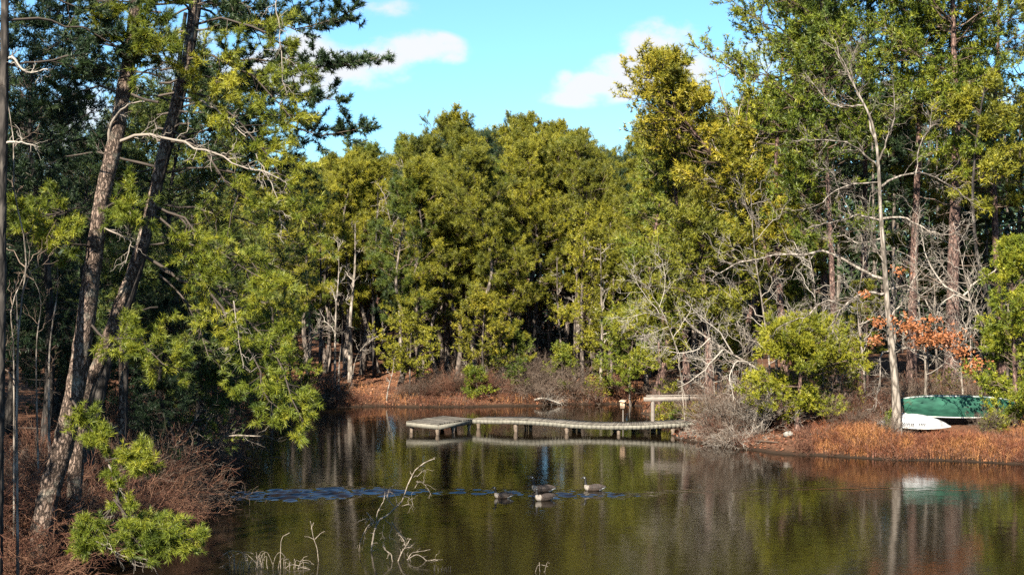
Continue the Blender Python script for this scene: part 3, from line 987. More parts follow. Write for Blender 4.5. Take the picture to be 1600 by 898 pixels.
for k, (px, D, top) in enumerate([(515, 92, 330), (540, 95, 300), (568, 93, 320), (604, 96, 300), (860, 92, 400), (886, 94, 380), (918, 92, 410), (780, 90, 430), (700, 91, 430), (835, 90, 440)]):
    bare_tree('bare_tree', px, D, [(px + rng.uniform(-4, 4), 480), (px + rng.uniform(-8, 8), top)], .12 + .05 * (k % 3),
              f'shaded bare trunk {ORD[k]} in the stand, {above(px)}', seed=20 + k, n1=7, l1=.1, mat=['farbark', 'darkbark'][k % 2], group='shaded bare trunks inside the pine stand')

# small bright pines on the far bank
def small_pine(px, D, top, radius, mat, label, seed, base=.08, prof='cone', n1=34, name='young_pine', K=9, ln=.17, w=.034, **kw):
    rg = np.random.default_rng(seed)
    X = (px - CX) / F * D
    b = gz(X, D)
    H = CAMH - (top - CY) / F * D - b
    path = [(0, 0, -.1), (rg.normal(0, .1), 0, H * .5), (rg.normal(0, .15), 0, H)]
    geos = make_pine(rg, path, max(.05, .012 * H + .02), base=base, radius=radius, prof=prof, n1=n1, k2=7, k3=4, K=K, ln=ln, w=w, per=2,
                     elev=(0, 50), curl=.2, dead=0, **kw)
    return put_tree(name, geos, (M['farbark'], M['twig'], M[mat]), (X, D, b), 0, label, 'tree')


small_pine(757, 83.3, 470, 1.9, 'gold', 'young bright pine with layered cushions above left walkway', 41, n1=30, prof='mid', base=.2)
small_pine(745, 82.6, 590, 1.1, 'lime', 'low bright pine bush at the waterline behind left walkway', 42, n1=18)
small_pine(640, 83.2, 520, 2.2, 'olive', 'young olive pine on the right edge of the orange slope', 43, prof='flat', base=.3, n1=30)
small_pine(800, 84.5, 520, 1.6, 'green', 'small dark green pine behind the left half of walkway', 44, n1=24)
small_pine(880, 85, 555, 1.2, 'green', 'small green pine in the dark gap behind the walkway', 45, n1=16)
small_pine(985, 82, 520, 2.3, 'lime', 'bright young pine on the shore above the birdhouse', 46, prof='flat', base=.25, n1=34)
small_pine(1010, 86, 330, 2.6, 'green', 'slim mid green pine rising behind the birdhouse and rail', 47, prof='mid', base=.15, n1=50)
small_pine(910, 86.5, 340, 2.2, 'olive', 'slim shaded olive pine left of the pale waterside trunk', 48, prof='mid', base=.25, n1=44)
small_pine(955, 86, 400, 2.2, 'olive', 'dense olive cedar-like pine beside the pale waterside trunk', 49, prof='cone', base=.1, n1=50)
small_pine(452, 79.5, 470, 1.8, 'olive', 'olive young pine at the left corner of far shore', 50, prof='cone', n1=36)
small_pine(425, 76, 440, 2.0, 'green', 'green young pine at the far end of left shore', 51, prof='cone', n1=36)
# ------------------------------------------------------------------ right-hand grove
def px_tree(name, D, path_px, r0, label, mat='green', bark='redbark', group=None, seed=0, base_px=None, cat='tree', extra=None, limb='twig', **kw):
    rg = np.random.default_rng(seed)
    bx = path_px[0][0] if base_px is None else base_px
    X = (bx - CX) / F * D
    b = gz(X, D)
    o = np.array([X, D, b])
    path = [np.array([0, 0, -.2])] + [W(x, y, D) - o for x, y in path_px[1:]]
    geos = make_pine(rg, path, r0, **kw)
    if extra:
        extra(rg, geos, o)
    return put_tree(name, geos, (M[bark], M[limb], M[mat]), (X, D, b), 0, label, cat, group)


def bough(rg, gl, gf, pts, r0, k2=9, k3=4, l2=.45, l3=.22, K=14, ln=.14, w=.014, t0=.25, flat=.5, curl=.08, per=2, L=None, up=.3, bare=False, tipk=4, n=10, tonebase=0.0):
    """a bough given by its own points (already local)"""
    P = resample(pts, n)
    P = P + np.concatenate([[[0, 0, 0]], rg.normal(0, .018, (n - 1, 3))]) * np.linalg.norm(P[-1] - P[0]) * .5
    Ln = L or np.linalg.norm(np.diff(P, axis=0), axis=1).sum()
    tubes(gl, P[None], (np.linspace(1, .2, n) * r0 + .004)[None], 6, tone=.6, rough=.06, rng=rg)
    if not bare:
        foliage_on(rg, gl, gf, P[None], np.array([Ln]), k2, k3, l2, l3, K, ln, w, per, flat, curl, t0, up=up, tipk=tipk, tonebase=tonebase)
    else:
        i2, t2, o2, d2 = sprout(rg, P[None], k2, t0, 1, 48, 14, 1, even=True)
        P2 = curve_paths(rg, o2, d2, l2 * Ln * rg.uniform(.4, 1.2, len(i2)) * (1.2 - .6 * t2), 6, curl, .06)
        tubes(gl, P2, np.linspace(1, .3, 6)[None] * np.full((len(i2), 1), max(r0 * .3, .007)), 4, tone=rg.uniform(.5, .9, len(i2)))
        if k3:
            i3, t3, o3, d3 = sprout(rg, P2, k3, .2, 1, 45, 14, 1)
            P3 = curve_paths(rg, o3, d3, l3 * rg.uniform(.4, 1.3, len(i3)), 4, curl, .06)
            tubes(gl, P3, np.linspace(1, .5, 4)[None] * np.full((len(i3), 1), .006), 3, tone=rg.uniform(.5, 1, len(i3)))


def deep_tree(name, D, px, top, k, mat, label):
    X = (px - CX) / F * D
    b = gz(X, D)
    H = CAMH - (top - CY) / F * D - b
    proto_tree(name, k, (X, D, b - .1), rng.uniform(0, 6.28), H / protos[k][0], label, None, mat, 'redbark', squash=max(1.0, 1.15 - .02 * (H - 12)))


G = dict(n1=70, k2=10, k3=4, K=7, ln=.23, w=.043, per=3, l2=.48, curl=.15, dead=8)
# the golden pine that leans out over the water behind the handrail
px_tree('pine_tree', 69, [(1228, 640), (1222, 500), (1200, 400), (1165, 320), (1115, 245), (1062, 175), (1046, 118)], .22,
        'golden-needled pine leaning left above the handrail', 'gold', 'redbark', seed=61, base=.42, radius=3.3, prof='mid', elev=(-12, 45), n1=70, k2=10, k3=4, K=7, ln=.23, w=.043, per=3, l2=.48, dead=14, lop=.35, lopaz=3.1, t0=.35)
px_tree('pine_tree', 72, [(1075, 620), (1070, 500), (1062, 380), (1052, 250), (1046, 102)], .2,
        'tall green pine with a pointed tuft rising behind golden pine', 'green', 'redbark', seed=62, base=.3, radius=2.7, prof='mid', elev=(-8, 50), **G)
deep_tree('pine_tree', 82, 1022, 240, 1, 'olive', 'olive pine filling the gap between far stand and golden pine')
px_tree('pine_tree', 68, [(1110, 660), (1108, 560), (1100, 440), (1090, 350)], .27,
        'broad pale-barked pine trunk behind the grey brush by the landing', 'olive', 'redbark', seed=64, base=.45, radius=3.0, prof='round', elev=(-20, 30), n1=44, k2=9, k3=4, K=7, ln=.23, w=.043, per=3, l2=.48, dead=12)
# tall pines behind the boats
px_tree('tall_pine', 67, [(1486, 640), (1487, 560), (1490, 400), (1494, 230), (1490, 60), (1485, -140)], .36,
        'largest red-brown pine trunk, rising behind the overturned green canoe', 'lime', 'redbark', seed=65, base=.5, radius=4.6, prof='flat', elev=(-12, 45), n1=90, k2=12, k3=4, K=7, ln=.23, w=.043, per=3, l2=.48, dead=12, S=14, n=30)
px_tree('tall_pine', 70, [(1424, 630), (1425, 520), (1430, 350), (1438, 150), (1437, 60), (1434, -120)], .25,
        'tall pine whose dark upper trunk shows against the sky', 'lime', 'redbark', seed=66, base=.58, radius=4.2, prof='flat', elev=(-10, 40), n1=66, k2=11, k3=4, K=7, ln=.23, w=.043, per=3, l2=.48, dead=10, S=12, n=30)
px_tree('tall_pine', 66, [(1306, 640), (1304, 540), (1298, 380), (1291, 230), (1285, 60), (1280, -90)], .17,
        'slim red-barked pine left of the bare grey tree', 'lime', 'redbark', seed=67, base=.34, radius=3.9, prof='mid', elev=(-10, 45), n1=84, k2=11, k3=4, K=7, ln=.23, w=.043, per=3, l2=.48, dead=10)
px_tree('tall_pine', 71, [(1232, 630), (1222, 500), (1212, 300), (1222, 100), (1240, -60)], .18,
        'tall pine whose top boughs jut left into the sky', 'lime', 'redbark', seed=68, base=.40, radius=3.9, prof='mid', elev=(-10, 35), n1=90, k2=11, k3=4, K=7, ln=.23, w=.043, per=3, l2=.48, dead=10, lop=.25, lopaz=3.14)
px_tree('tall_pine', 73, [(1345, 630), (1350, 450), (1352, 250), (1356, 50), (1350, -100)], .22,
        'tall dark pine standing directly behind the bare grey tree', 'blue', 'redbark', seed=69, base=.42, radius=3.8, prof='mid', elev=(-10, 45), n1=72, k2=11, k3=4, K=7, ln=.23, w=.043, per=3, l2=.48, dead=10)
px_tree('tall_pine', 76, [(1570, 620), (1560, 450), (1552, 250), (1560, 50), (1560, -100)], .25,
        'tall pine at the right edge behind the bright bushy pine', 'olive', 'redbark', seed=70, base=.38, radius=4.0, prof='mid', elev=(-10, 45), n1=76, k2=11, k3=4, K=7, ln=.23, w=.043, per=3, l2=.48, dead=10)
px_tree('tall_pine', 64, [(1556, 640), (1545, 480), (1527, 400), (1520, 300), (1528, 200), (1540, 130)], .13,
        'dark curved trunk between the largest pine and bushy pine', 'olive', 'darkbark', seed=71, base=.62, radius=2.0, prof='mid', elev=(-10, 45), n1=20, k2=9, k3=4, K=7, ln=.23, w=.043, per=3, l2=.48, dead=8)
deep_tree('tall_pine', 80, 1640, -60, 0, 'olive', 'tall olive pine cut by the right edge of the picture')
deep_tree('tall_pine', 78, 1180, 195, 3, 'olive', 'mid-height olive pine between golden pine and slim red pine')
deep_tree('tall_pine', 82, 1270, 60, 1, 'olive', 'olive pine deep behind the slim red-barked pine')
deep_tree('tall_pine', 84, 1400, 180, 5, 'olive', 'shaded pine deep between the two trunks behind the canoe')
deep_tree('tall_pine', 86, 1500, 255, 3, 'olive', 'olive pine deep behind the largest pine trunk')
px_tree('tall_pine', 60.5, [(1588, 640), (1584, 520), (1580, 400)], .12,
        'bright green bushy young pine at the right edge beside boats', 'lime', 'redbark', seed=77, base=.06, radius=1.9, prof='round', elev=(5, 55), n1=84, k2=9, k3=4, K=12, ln=.17, w=.032, dead=0)
# low bushy pine on the point
px_tree('young_pine', 61.5, [(1246, 668), (1250, 600), (1252, 520)], .13,
        'low bushy bright pine on the point above the orange leaf slope', 'yellowgreen', 'redbark', seed=78, base=.22, radius=2.6, prof='mid', elev=(-12, 26), n1=56, k2=11, k3=5, K=13, ln=.17, w=.030, flat=.12, dead=5, whorl=6)
px_tree('young_pine', 63, [(1190, 660), (1188, 630), (1184, 600)], .06,
        'small bright pine tuft left of the bushy pine on point', 'yellowgreen', 'redbark', seed=79, base=.15, radius=1.1, prof='mid', elev=(0, 40), n1=16, k2=7, k3=4, K=12, ln=.15, w=.022, dead=0)
px_tree('young_pine', 66, [(1290, 650), (1300, 610), (1305, 560)], .07,
        'small olive pine right of the bushy pine on the point', 'olive', 'redbark', seed=80, base=.1, radius=1.6, prof='mid', elev=(-5, 40), n1=24, k2=7, k3=4, K=10, ln=.17, w=.026, dead=0)
deep_tree('young_pine', 70, 1140, 500, 3, 'olive', 'olive young pine above the grey brush by the landing')
px_tree('young_pine', 74, [(1030, 620), (1030, 560), (1026, 470)], .09,
        'bright pine whose low bough hangs above the handrail', 'yellowgreen', 'redbark', seed=82, base=.15, radius=2.3, prof='mid', elev=(-15, 35), n1=34, k2=8, k3=4, K=12, ln=.17, w=.03, dead=0)
deep_tree('young_pine', 72, 1240, 430, 1, 'green', 'green pine between leaning white trunk and slim red pine')
deep_tree('young_pine', 70, 1355, 440, 5, 'olive', 'olive pine behind the lower limbs of the bare grey tree')
for k, (px, D, top, r) in enumerate([(1448, 66, 480, .07), (1512, 66, 420, .06), (1535, 63, 470, .05), (1340, 69, 470, .07), (1215, 74, 420, .1), (1262, 70, 400, .06),
                                     (1180, 73, 440, .1), (1395, 72, 400, .09), (1465, 72, 430, .09), (1575, 70, 420, .08), (1325, 75, 420, .08)]):
    bare_tree('bare_tree', px, D, [(px + rng.uniform(-5, 5), 560), (px + rng.uniform(-12, 12), top)], r,
              f'thin bare trunk in the right grove, {["left of the largest pine above the canoe", "right of the largest pine", "left of the bright bushy pine at the edge", "left of the bare grey tree", "behind the leaning white trunk", "between leaning white trunk and slim pine", "above the leaning white trunk", "touching the bare grey tree", "in the shade of the largest pine", "behind the bright bushy pine", "right of the slim red pine"][k]}', seed=140 + k, n1=7, l1=.16,
              mat=['farbark', 'palebark', 'farbark'][k % 3], group='thin bare trunks in the right grove')


for k, (px, D, pth, r, lab) in enumerate([
    (1446, 62.5, [(1448, 560), (1440, 480), (1430, 400), (1438, 330)], .06, 'twiggy grey bare tree between bare grey tree and largest pine'),
    (1508, 63, [(1506, 560), (1512, 480), (1500, 410), (1490, 350)], .055, 'twiggy grey bare tree just right of the largest pine'),
    (1352, 63.5, [(1350, 570), (1342, 480), (1350, 400), (1340, 320)], .055, 'twiggy grey bare tree just left of the bare grey tree'),
    (1284, 64, [(1286, 570), (1278, 500), (1270, 430), (1262, 380)], .05, 'twiggy grey bare tree behind the bushy pine on point'),
    (1205, 66, [(1200, 560), (1190, 470), (1178, 390), (1170, 300)], .06, 'twiggy grey bare tree behind the leaning white trunk'),
    (1118, 64.5, [(1116, 600), (1110, 540), (1100, 480)], .04, 'twiggy grey sapling standing in the landing brush'),
    (1165, 63, [(1160, 600), (1158, 550), (1150, 500)], .035, 'second twiggy grey sapling in the brush under leaning trunk')]):
    bare_tree('bare_tree', px, D, pth, r, lab, 'palebark', seed=240 + k, n1=18, l1=.3, k2=6, k3=4, base=.2, ang=58)


def limb_tree():
    """the bare grey tree before the boats, every main limb traced"""
    D = 59.0
    rg = np.random.default_rng(90)
    X = (1402 - CX) / F * D
    b = gz(X, D)
    o = np.array([X, D, b])
    gt, gl = Geo(), Geo()
    loc = lambda pts, dd=0.0: [W(x, y, D + dd * j / max(len(pts) - 1, 1)) - o for j, (x, y) in enumerate(pts)]
    trunk_tube(gt, rg, [np.array([0, 0, -.2])] + loc([(1400, 620), (1393, 540), (1386, 470), (1381, 400), (1376, 330), (1372, 250), (1362, 190), (1335, 135), (1300, 70)]), .20, .015, S=10, n=34, rough=.05, power=.8)
    limbs = [([(1384, 437), (1340, 420), (1300, 398), (1250, 396), (1200, 402), (1160, 410), (1112, 432)], .085, 2.0),
             ([(1386, 458), (1350, 458), (1325, 472), (1305, 500), (1300, 522)], .07, -1.5),
             ([(1320, 478), (1290, 470), (1262, 492), (1240, 500), (1215, 512)], .05, -1),
             ([(1379, 345), (1345, 336), (1318, 342), (1290, 350), (1262, 356)], .06, 1.4),
             ([(1378, 342), (1410, 340), (1435, 352), (1462, 364), (1503, 368)], .065, -1.2),
             ([(1377, 292), (1405, 275), (1445, 272), (1478, 284), (1505, 303), (1522, 322)], .06, 1.5),
             ([(1372, 262), (1350, 240), (1318, 222), (1270, 218), (1245, 222)], .05, -1.4),
             ([(1366, 215), (1352, 170), (1328, 120), (1302, 62)], .05, .8),
             ([(1374, 250), (1388, 215), (1398, 180), (1394, 120)], .045, -1),
             ([(1350, 165), (1310, 165), (1285, 150), (1262, 118)], .035, 1),
             ([(1336, 138), (1330, 100), (1345, 60)], .03, -.6),
             ([(1384, 420), (1366, 380), (1358, 350), (1360, 300)], .04, -.8),
             ([(1330, 338), (1312, 300), (1300, 270), (1275, 262)], .035, -1),
             ([(1380, 370), (1345, 380), (1318, 368), (1290, 372)], .04, 1.3),
             ([(1388, 500), (1410, 470), (1432, 430), (1452, 400)], .05, 1.2),
             ([(1393, 548), (1376, 556), (1374, 600), (1366, 640)], .045, -.8),
             ([(1394, 552), (1420, 545), (1470, 560), (1505, 590)], .04, -1.2),
             ([(1372, 285), (1330, 290), (1300, 300), (1280, 320), (1240, 330)], .04, -1.4),
             ([(1388, 452), (1415, 446), (1440, 462), (1460, 490), (1486, 508)], .055, .9),
             ([(1430, 275), (1436, 230), (1452, 200), (1458, 165)], .03, .6)]
    for pts, r, dd in limbs:
        bough(rg, gl, None, loc(pts, dd), r * .85, k2=18, k3=6, l2=.26, l3=.35, bare=True, curl=.05, n=14, t0=.2)
    root = put_tree('bare_tree', (gt, gl), (M['palebark'], M['palebark']), tuple(o), 0, 'leafless pale grey tree with crooked limbs in front of green canoe', 'tree', None, ('trunk', 'limbs'))
    # russet leaves still hanging on the low twigs
    gv = Geo()
    for (x, y, sx, sy, m) in [(1415, 505, 40, 14, 90), (1520, 570, 20, 16, 60), (1425, 512, 22, 10, 110), (1450, 530, 26, 12, 190), (1480, 528, 26, 16, 230), (1500, 550, 14, 12, 110), (1372, 503, 10, 8, 40), (1368, 530, 12, 9, 60), (1352, 460, 8, 8, 25), (1405, 425, 14, 10, 25), (1460, 500, 12, 8, 30)]:
        p = np.stack([rg.normal(x, sx * .5, m), rg.normal(y, sy * .5, m)], 1)
        q = np.array([W(a, c, D - 1.0 + rg.normal(0, .3)) - o for a, c in p])
        dd = norm(rg.normal(size=(m, 3)) + np.array([0, 0, -.8]))
        tufts(gv, rg, q, dd, 3, .12, .08, tone=rg.uniform(0, 1, m), spread=1.2)
    gv.build('dead_leaves', M['brownleaf'], root)
    bough(rg, gl, None, loc([(1394, 552), (1420, 545)]), .03, k2=2, k3=0, bare=True)
    return root


limb_tree()


def crooked(name, D, path, r, limbs, label, mat='palebark', seed=0, k2=7, k3=4, l2=.3, l3=.3, cat='tree', dy=0):
    rg = np.random.default_rng(seed)
    X = (path[0][0] - CX) / F * D
    b = gz(X, D)
    o = np.array([X, D, b])
    gt, gl = Geo(), Geo()
    loc = lambda pts, dd=0.0: [W(x, y, D + dd * j / max(len(pts) - 1, 1)) - o for j, (x, y) in enumerate(pts)]
    trunk_tube(gt, rg, [np.array([0, 0, -.15])] + loc(path, dy)[1:], r, r * .2, S=8, n=26, rough=.05)
    for pts, rr, dd in limbs:
        bough(rg, gl, None, loc(pts, dd), rr, k2=k2, k3=k3, l2=l2, l3=l3, bare=True, curl=.03, n=10, t0=.15)
    bough(rg, gl, None, loc(path, dy), .012, k2=12, k3=4, l2=.16, l3=.3, bare=True, curl=.1, n=14, t0=.3)
    return put_tree(name, (gt, gl), (M[mat], M['paletwig']), tuple(o), 0, label, cat, None, ('trunk', 'limbs'))


crooked('bare_tree', 62.5, [(1548, 640), (1546, 590), (1540, 540), (1528, 490), (1505, 462), (1490, 455)], .1,
        [([(1505, 462), (1520, 445), (1550, 425), (1575, 398)], .05, 1), ([(1515, 470), (1490, 462), (1468, 480), (1462, 500)], .045, -1),
         ([(1540, 520), (1515, 512), (1492, 522)], .04, -.5), ([(1500, 460), (1470, 440), (1448, 400), (1440, 370)], .05, 1)],
        'crooked pale bare tree arching between canoe and bushy pine', seed=91)
crooked('leaning_birch', 62.5, [(1246, 655), (1238, 630), (1215, 600), (1170, 568), (1130, 545), (1095, 520), (1068, 498)], .085,
        [([(1168, 566), (1150, 565), (1140, 590), (1148, 625)], .035, -1.2), ([(1130, 546), (1108, 570), (1080, 595), (1060, 605)], .04, 1),
         ([(1190, 585), (1185, 610), (1180, 650), (1172, 680)], .03, -1.3), ([(1110, 528), (1090, 545), (1068, 552), (1045, 548)], .03, .5),
         ([(1145, 552), (1125, 520), (1100, 500), (1070, 470)], .03, -.6), ([(1200, 592), (1196, 640), (1190, 668)], .025, -1.6)],
        'pale trunk leaning far left over the landing brush', seed=92, k2=9, l2=.4, dy=2.5)
crooked('bare_tree', 66, [(1072, 640), (1060, 560), (1040, 500), (1018, 460), (1000, 440)], .035,
        [([(1040, 500), (1010, 490), (985, 495), (970, 500)], .014, -1), ([(1050, 530), (1075, 490), (1090, 450)], .014, 1), ([(1030, 480), (1040, 440), (1035, 405)], .014, 1),
         ([(1045, 510), (1020, 520), (1000, 525)], .012, 0), ([(1055, 545), (1030, 540), (1015, 545)], .012, -1), ([(1030, 490), (1000, 450), (985, 420)], .012, 1)],
        'fine-twigged grey bare tree above the handrail', seed=93, k2=12, k3=7, l2=.5, l3=.5)
crooked('bare_tree', 70, [(1120, 640), (1135, 480), (1150, 330), (1140, 200), (1118, 110)], .12,
        [([(1142, 230), (1160, 160), (1165, 100)], .03, 1), ([(1145, 270), (1110, 210), (1085, 120)], .03, -1), ([(1148, 300), (1175, 240), (1195, 180)], .03, 1),
         ([(1150, 350), (1130, 300), (1100, 270)], .03, -1)],
        'tall fine-twigged bare tree right of the golden pine top', seed=94, k2=10, k3=6, l2=.3, l3=.4)
crooked('bare_tree', 64, [(1335, 660), (1325, 625), (1312, 605)], .05, [([(1325, 625), (1310, 622)], .02, 0)],
        'short forked pale bare stem by the stones on the point', seed=95)
# ------------------------------------------------------------------ left grove, close to the camera
BM = dict(K=14, ln=.18, w=.018, per=2, l3=.22)
NB = dict(K=20, ln=.15, w=.013, per=3, l3=.20)


def near_tree(label, D, path, r0, boughs, dead, mat='lime', bark='bark', seed=0, top_kw=None, name='leaning_pine', base_off=0, S=16):
    rg = np.random.default_rng(seed)
    X = (path[0][0] - CX) / F * D
    b = gz(X, D)
    o = np.array([X, D, b])
    loc = lambda pts, d0=0.0, d1=0.0: [W(x, y, D + d0 + d1 * j / max(len(pts) - 1, 1)) - o for j, (x, y) in enumerate(pts)]
    gt, gl, gf, gd = Geo(), Geo(), Geo(), Geo()
    P, R = trunk_tube(gt, rg, [np.array([0, 0, -.3])] + loc(path)[1:], r0, r0 * .45, S=S, n=80, rough=.055, flare=.25)
    mats = [M[mat]] + [M[k] for k in ('gold', 'green', 'blue')]
    for bo in boughs:
        kw = dict(NB); kw.update(bo.get('kw', {}))
        bough(rg, gl, gf, loc(bo['p'], bo.get('d0', 0), bo.get('d1', 0)), bo.get('r', .03), k2=int(bo.get('k2', 12) * (1.35 if mat == 'lime' else 1.1)), k3=bo.get('k3', 7 if mat == 'lime' else 5), l2=bo.get('l2', .35),
              flat=bo.get('flat', .5), curl=bo.get('curl', .06), t0=bo.get('t0', .25), up=bo.get('up', .25), **kw)
    for bo in dead:
        bough(rg, gd, None, loc(bo['p'], bo.get('d0', 0), bo.get('d1', 0)), bo.get('r', .04), k2=bo.get('k2', 9), k3=bo.get('k3', 4), l2=bo.get('l2', .18), l3=.25,
              bare=True, curl=bo.get('curl', 0), n=14, t0=bo.get('t0', .1))
    if top_kw:
        t = top_kw
        g2 = make_pine(rg, list(P[::8]), .01, base=t['base'], radius=t['radius'], prof='mid', n1=t.get('n1', 34), k2=10, k3=4, K=14, ln=.16, w=.016, per=2, elev=(-15, 40), dead=0)
        gl.add(np.concatenate(g2[1].v), quads=np.concatenate(g2[1].q))
        gf.add(np.concatenate(g2[2].v), tris=np.concatenate(g2[2].t), tone=np.concatenate(g2[2].tone))
    return put_tree(name, (gt, gl, gf, gd), (M[bark], M['darktwig'], mats, M['paletwig']), tuple(o), 0, label, 'tree', None, ('trunk', 'limbs', 'crown', 'dead_limbs'))


near_tree('thick leaning pine trunk in the left foreground with a sprig hanging to the water', 33,
          [(52, 872), (72, 790), (100, 690), (122, 580), (137, 480), (148, 390), (160, 310), (178, 230), (190, 160), (203, 85), (211, 20), (222, -60), (232, -160)], .27,
          [dict(p=[(150, 350), (115, 330), (78, 335), (38, 350)], d1=-1.2, k2=14, l2=.6),
           dict(p=[(152, 335), (180, 318), (205, 322), (222, 345)], d1=-1.0, k2=10, l2=.6),
           dict(p=[(148, 385), (110, 380), (85, 360)], d1=-1.4, k2=10, l2=.55),
           dict(p=[(206, 75), (225, 50), (245, 25)], d1=-.8, k2=9, l2=.6),
           dict(p=[(205, 85), (185, 60), (168, 25)], d1=-.8, k2=9, l2=.6),
           dict(p=[(200, 110), (222, 85), (240, 80)], d1=-1.2, k2=8, l2=.6),
           dict(p=[(135, 500), (165, 530), (200, 528), (238, 540)], d1=-.8, k2=10, l2=.4),
           dict(p=[(106, 612), (122, 636), (135, 668), (150, 700), (172, 722), (176, 760), (178, 790), (200, 822), (240, 838), (292, 846)], d1=-2.6, k2=18, l2=.065, r=.04, t0=.35, kw=dict(l3=.15)),
           dict(p=[(110, 622), (128, 648), (142, 668), (160, 690)], d0=-.5, d1=-.8, k2=11, l2=.3, r=.03, t0=.2),
           dict(p=[(165, 720), (185, 716), (210, 722), (232, 734)], d0=-1.3, d1=-1, k2=12, l2=.42, r=.02),
           dict(p=[(178, 790), (160, 812), (146, 838), (130, 858)], d0=-1.8, d1=-.8, k2=11, l2=.42, r=.02),
           dict(p=[(178, 780), (196, 800), (206, 835), (230, 862)], d0=-1.8, d1=-1, k2=12, l2=.42, r=.02),
           dict(p=[(190, 815), (222, 828), (262, 826), (296, 850)], d0=-2.0, d1=-1, k2=13, l2=.35, r=.02)],
          [dict(p=[(172, 235), (172, 205), (182, 178), (200, 165), (226, 158)], r=.04, k2=3, l2=.12, d1=-.6),
           dict(p=[(176, 225), (212, 208), (250, 210), (285, 224), (330, 240), (382, 258), (432, 276)], r=.038, k2=22, l2=.12, d1=-2.0),
           dict(p=[(190, 150), (220, 115), (255, 105)], r=.03, k2=5, l2=.2, d1=-.6),
           dict(p=[(150, 350), (190, 368), (205, 380), (196, 410)], r=.02, k2=9, l2=.3, d1=-.8),
           dict(p=[(170, 725), (185, 760), (178, 800)], r=.02, k2=5, l2=.3, d0=-1.5),
           dict(p=[(150, 845), (200, 870), (240, 872)], r=.012, k2=8, l2=.3, d0=-2.5)],
          'lime', 'bark', 201)
near_tree('second leaning pine in the left foreground, crossing right behind the thick trunk', 34.6,
          [(108, 700), (128, 640), (158, 560), (182, 490), (212, 410), (232, 340), (250, 255), (268, 185), (288, 110), (303, 0), (312, -80), (318, -160)], .19,
          [dict(p=[(288, 95), (330, 88), (372, 108), (415, 140), (458, 190)], d1=-1.5, k2=14, l2=.36, kw=dict(tonebase=.25)),
           dict(p=[(280, 140), (320, 150), (365, 185), (410, 235), (455, 300)], d1=-1.5, k2=15, l2=.35, kw=dict(tonebase=.2)),
           dict(p=[(262, 200), (310, 230), (360, 290), (420, 330), (495, 350)], d1=-1.4, k2=16, l2=.35),
           dict(p=[(240, 320), (290, 345), (330, 385), (380, 420), (440, 450)], d1=-1.6, k2=18, l2=.34),
           dict(p=[(232, 335), (262, 350), (295, 395), (322, 450), (350, 500)], d1=-1.2, k2=12, l2=.38),
           dict(p=[(218, 395), (290, 440), (360, 480), (420, 540), (450, 600), (478, 660)], d1=-2, k2=24, l2=.2, r=.04, t0=.35),
           dict(p=[(330, 460), (370, 520), (400, 560), (412, 610), (440, 640)], d0=-1, d1=-1, k2=16, l2=.3),
           dict(p=[(300, 40), (345, 30), (395, 40), (440, 70), (462, 140)], d1=-1.3, k2=14, l2=.3),
           dict(p=[(190, 480), (215, 520), (245, 560), (280, 575)], d1=-.6, k2=9, l2=.4),
           dict(p=[(285, 115), (260, 90), (246, 60)], d1=-1.2, k2=9, l2=.5, kw=dict(tonebase=.2)),
           dict(p=[(300, 20), (280, 0), (250, -10)], d1=-1.2, k2=9, l2=.5),
           dict(p=[(286, 130), (312, 120), (340, 128)], d1=-1.5, k2=9, l2=.6, kw=dict(tonebase=.25))],
          [dict(p=[(240, 330), (215, 345), (200, 330)], r=.02, k2=5, l2=.3), dict(p=[(275, 150), (330, 165), (385, 215)], r=.03, k2=10, l2=.2, d1=-1.8),
           dict(p=[(430, -20), (436, 40), (440, 100), (446, 150)], r=.012, k2=12, l2=.25, d0=-1.6),
           dict(p=[(365, 470), (372, 520), (380, 575)], r=.012, k2=10, l2=.3, d0=-1.6), dict(p=[(400, 240), (430, 300), (440, 370)], r=.012, k2=10, l2=.25, d0=-1.6)],
          'lime', 'bark', 202, S=14)

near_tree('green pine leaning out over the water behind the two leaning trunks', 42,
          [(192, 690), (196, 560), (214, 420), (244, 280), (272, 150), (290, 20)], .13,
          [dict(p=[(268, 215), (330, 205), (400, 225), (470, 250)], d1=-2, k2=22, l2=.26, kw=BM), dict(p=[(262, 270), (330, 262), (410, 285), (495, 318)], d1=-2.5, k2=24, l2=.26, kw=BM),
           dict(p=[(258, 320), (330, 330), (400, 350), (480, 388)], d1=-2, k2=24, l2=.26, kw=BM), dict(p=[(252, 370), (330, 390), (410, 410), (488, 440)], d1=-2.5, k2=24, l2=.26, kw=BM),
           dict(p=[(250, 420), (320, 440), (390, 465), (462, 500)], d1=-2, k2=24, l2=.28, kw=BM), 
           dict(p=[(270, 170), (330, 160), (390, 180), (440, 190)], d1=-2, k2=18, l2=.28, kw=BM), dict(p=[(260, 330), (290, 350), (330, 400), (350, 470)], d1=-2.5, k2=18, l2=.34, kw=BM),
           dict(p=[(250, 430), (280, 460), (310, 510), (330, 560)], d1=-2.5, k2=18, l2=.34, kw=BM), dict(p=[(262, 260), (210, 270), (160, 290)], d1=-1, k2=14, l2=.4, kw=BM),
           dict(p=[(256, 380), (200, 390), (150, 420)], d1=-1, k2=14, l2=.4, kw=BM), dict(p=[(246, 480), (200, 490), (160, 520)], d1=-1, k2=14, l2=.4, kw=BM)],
          [], 'shadegreen', 'darkbark', 206, dict(base=.75, radius=2.6, n1=16), name='pine_tree', S=10)

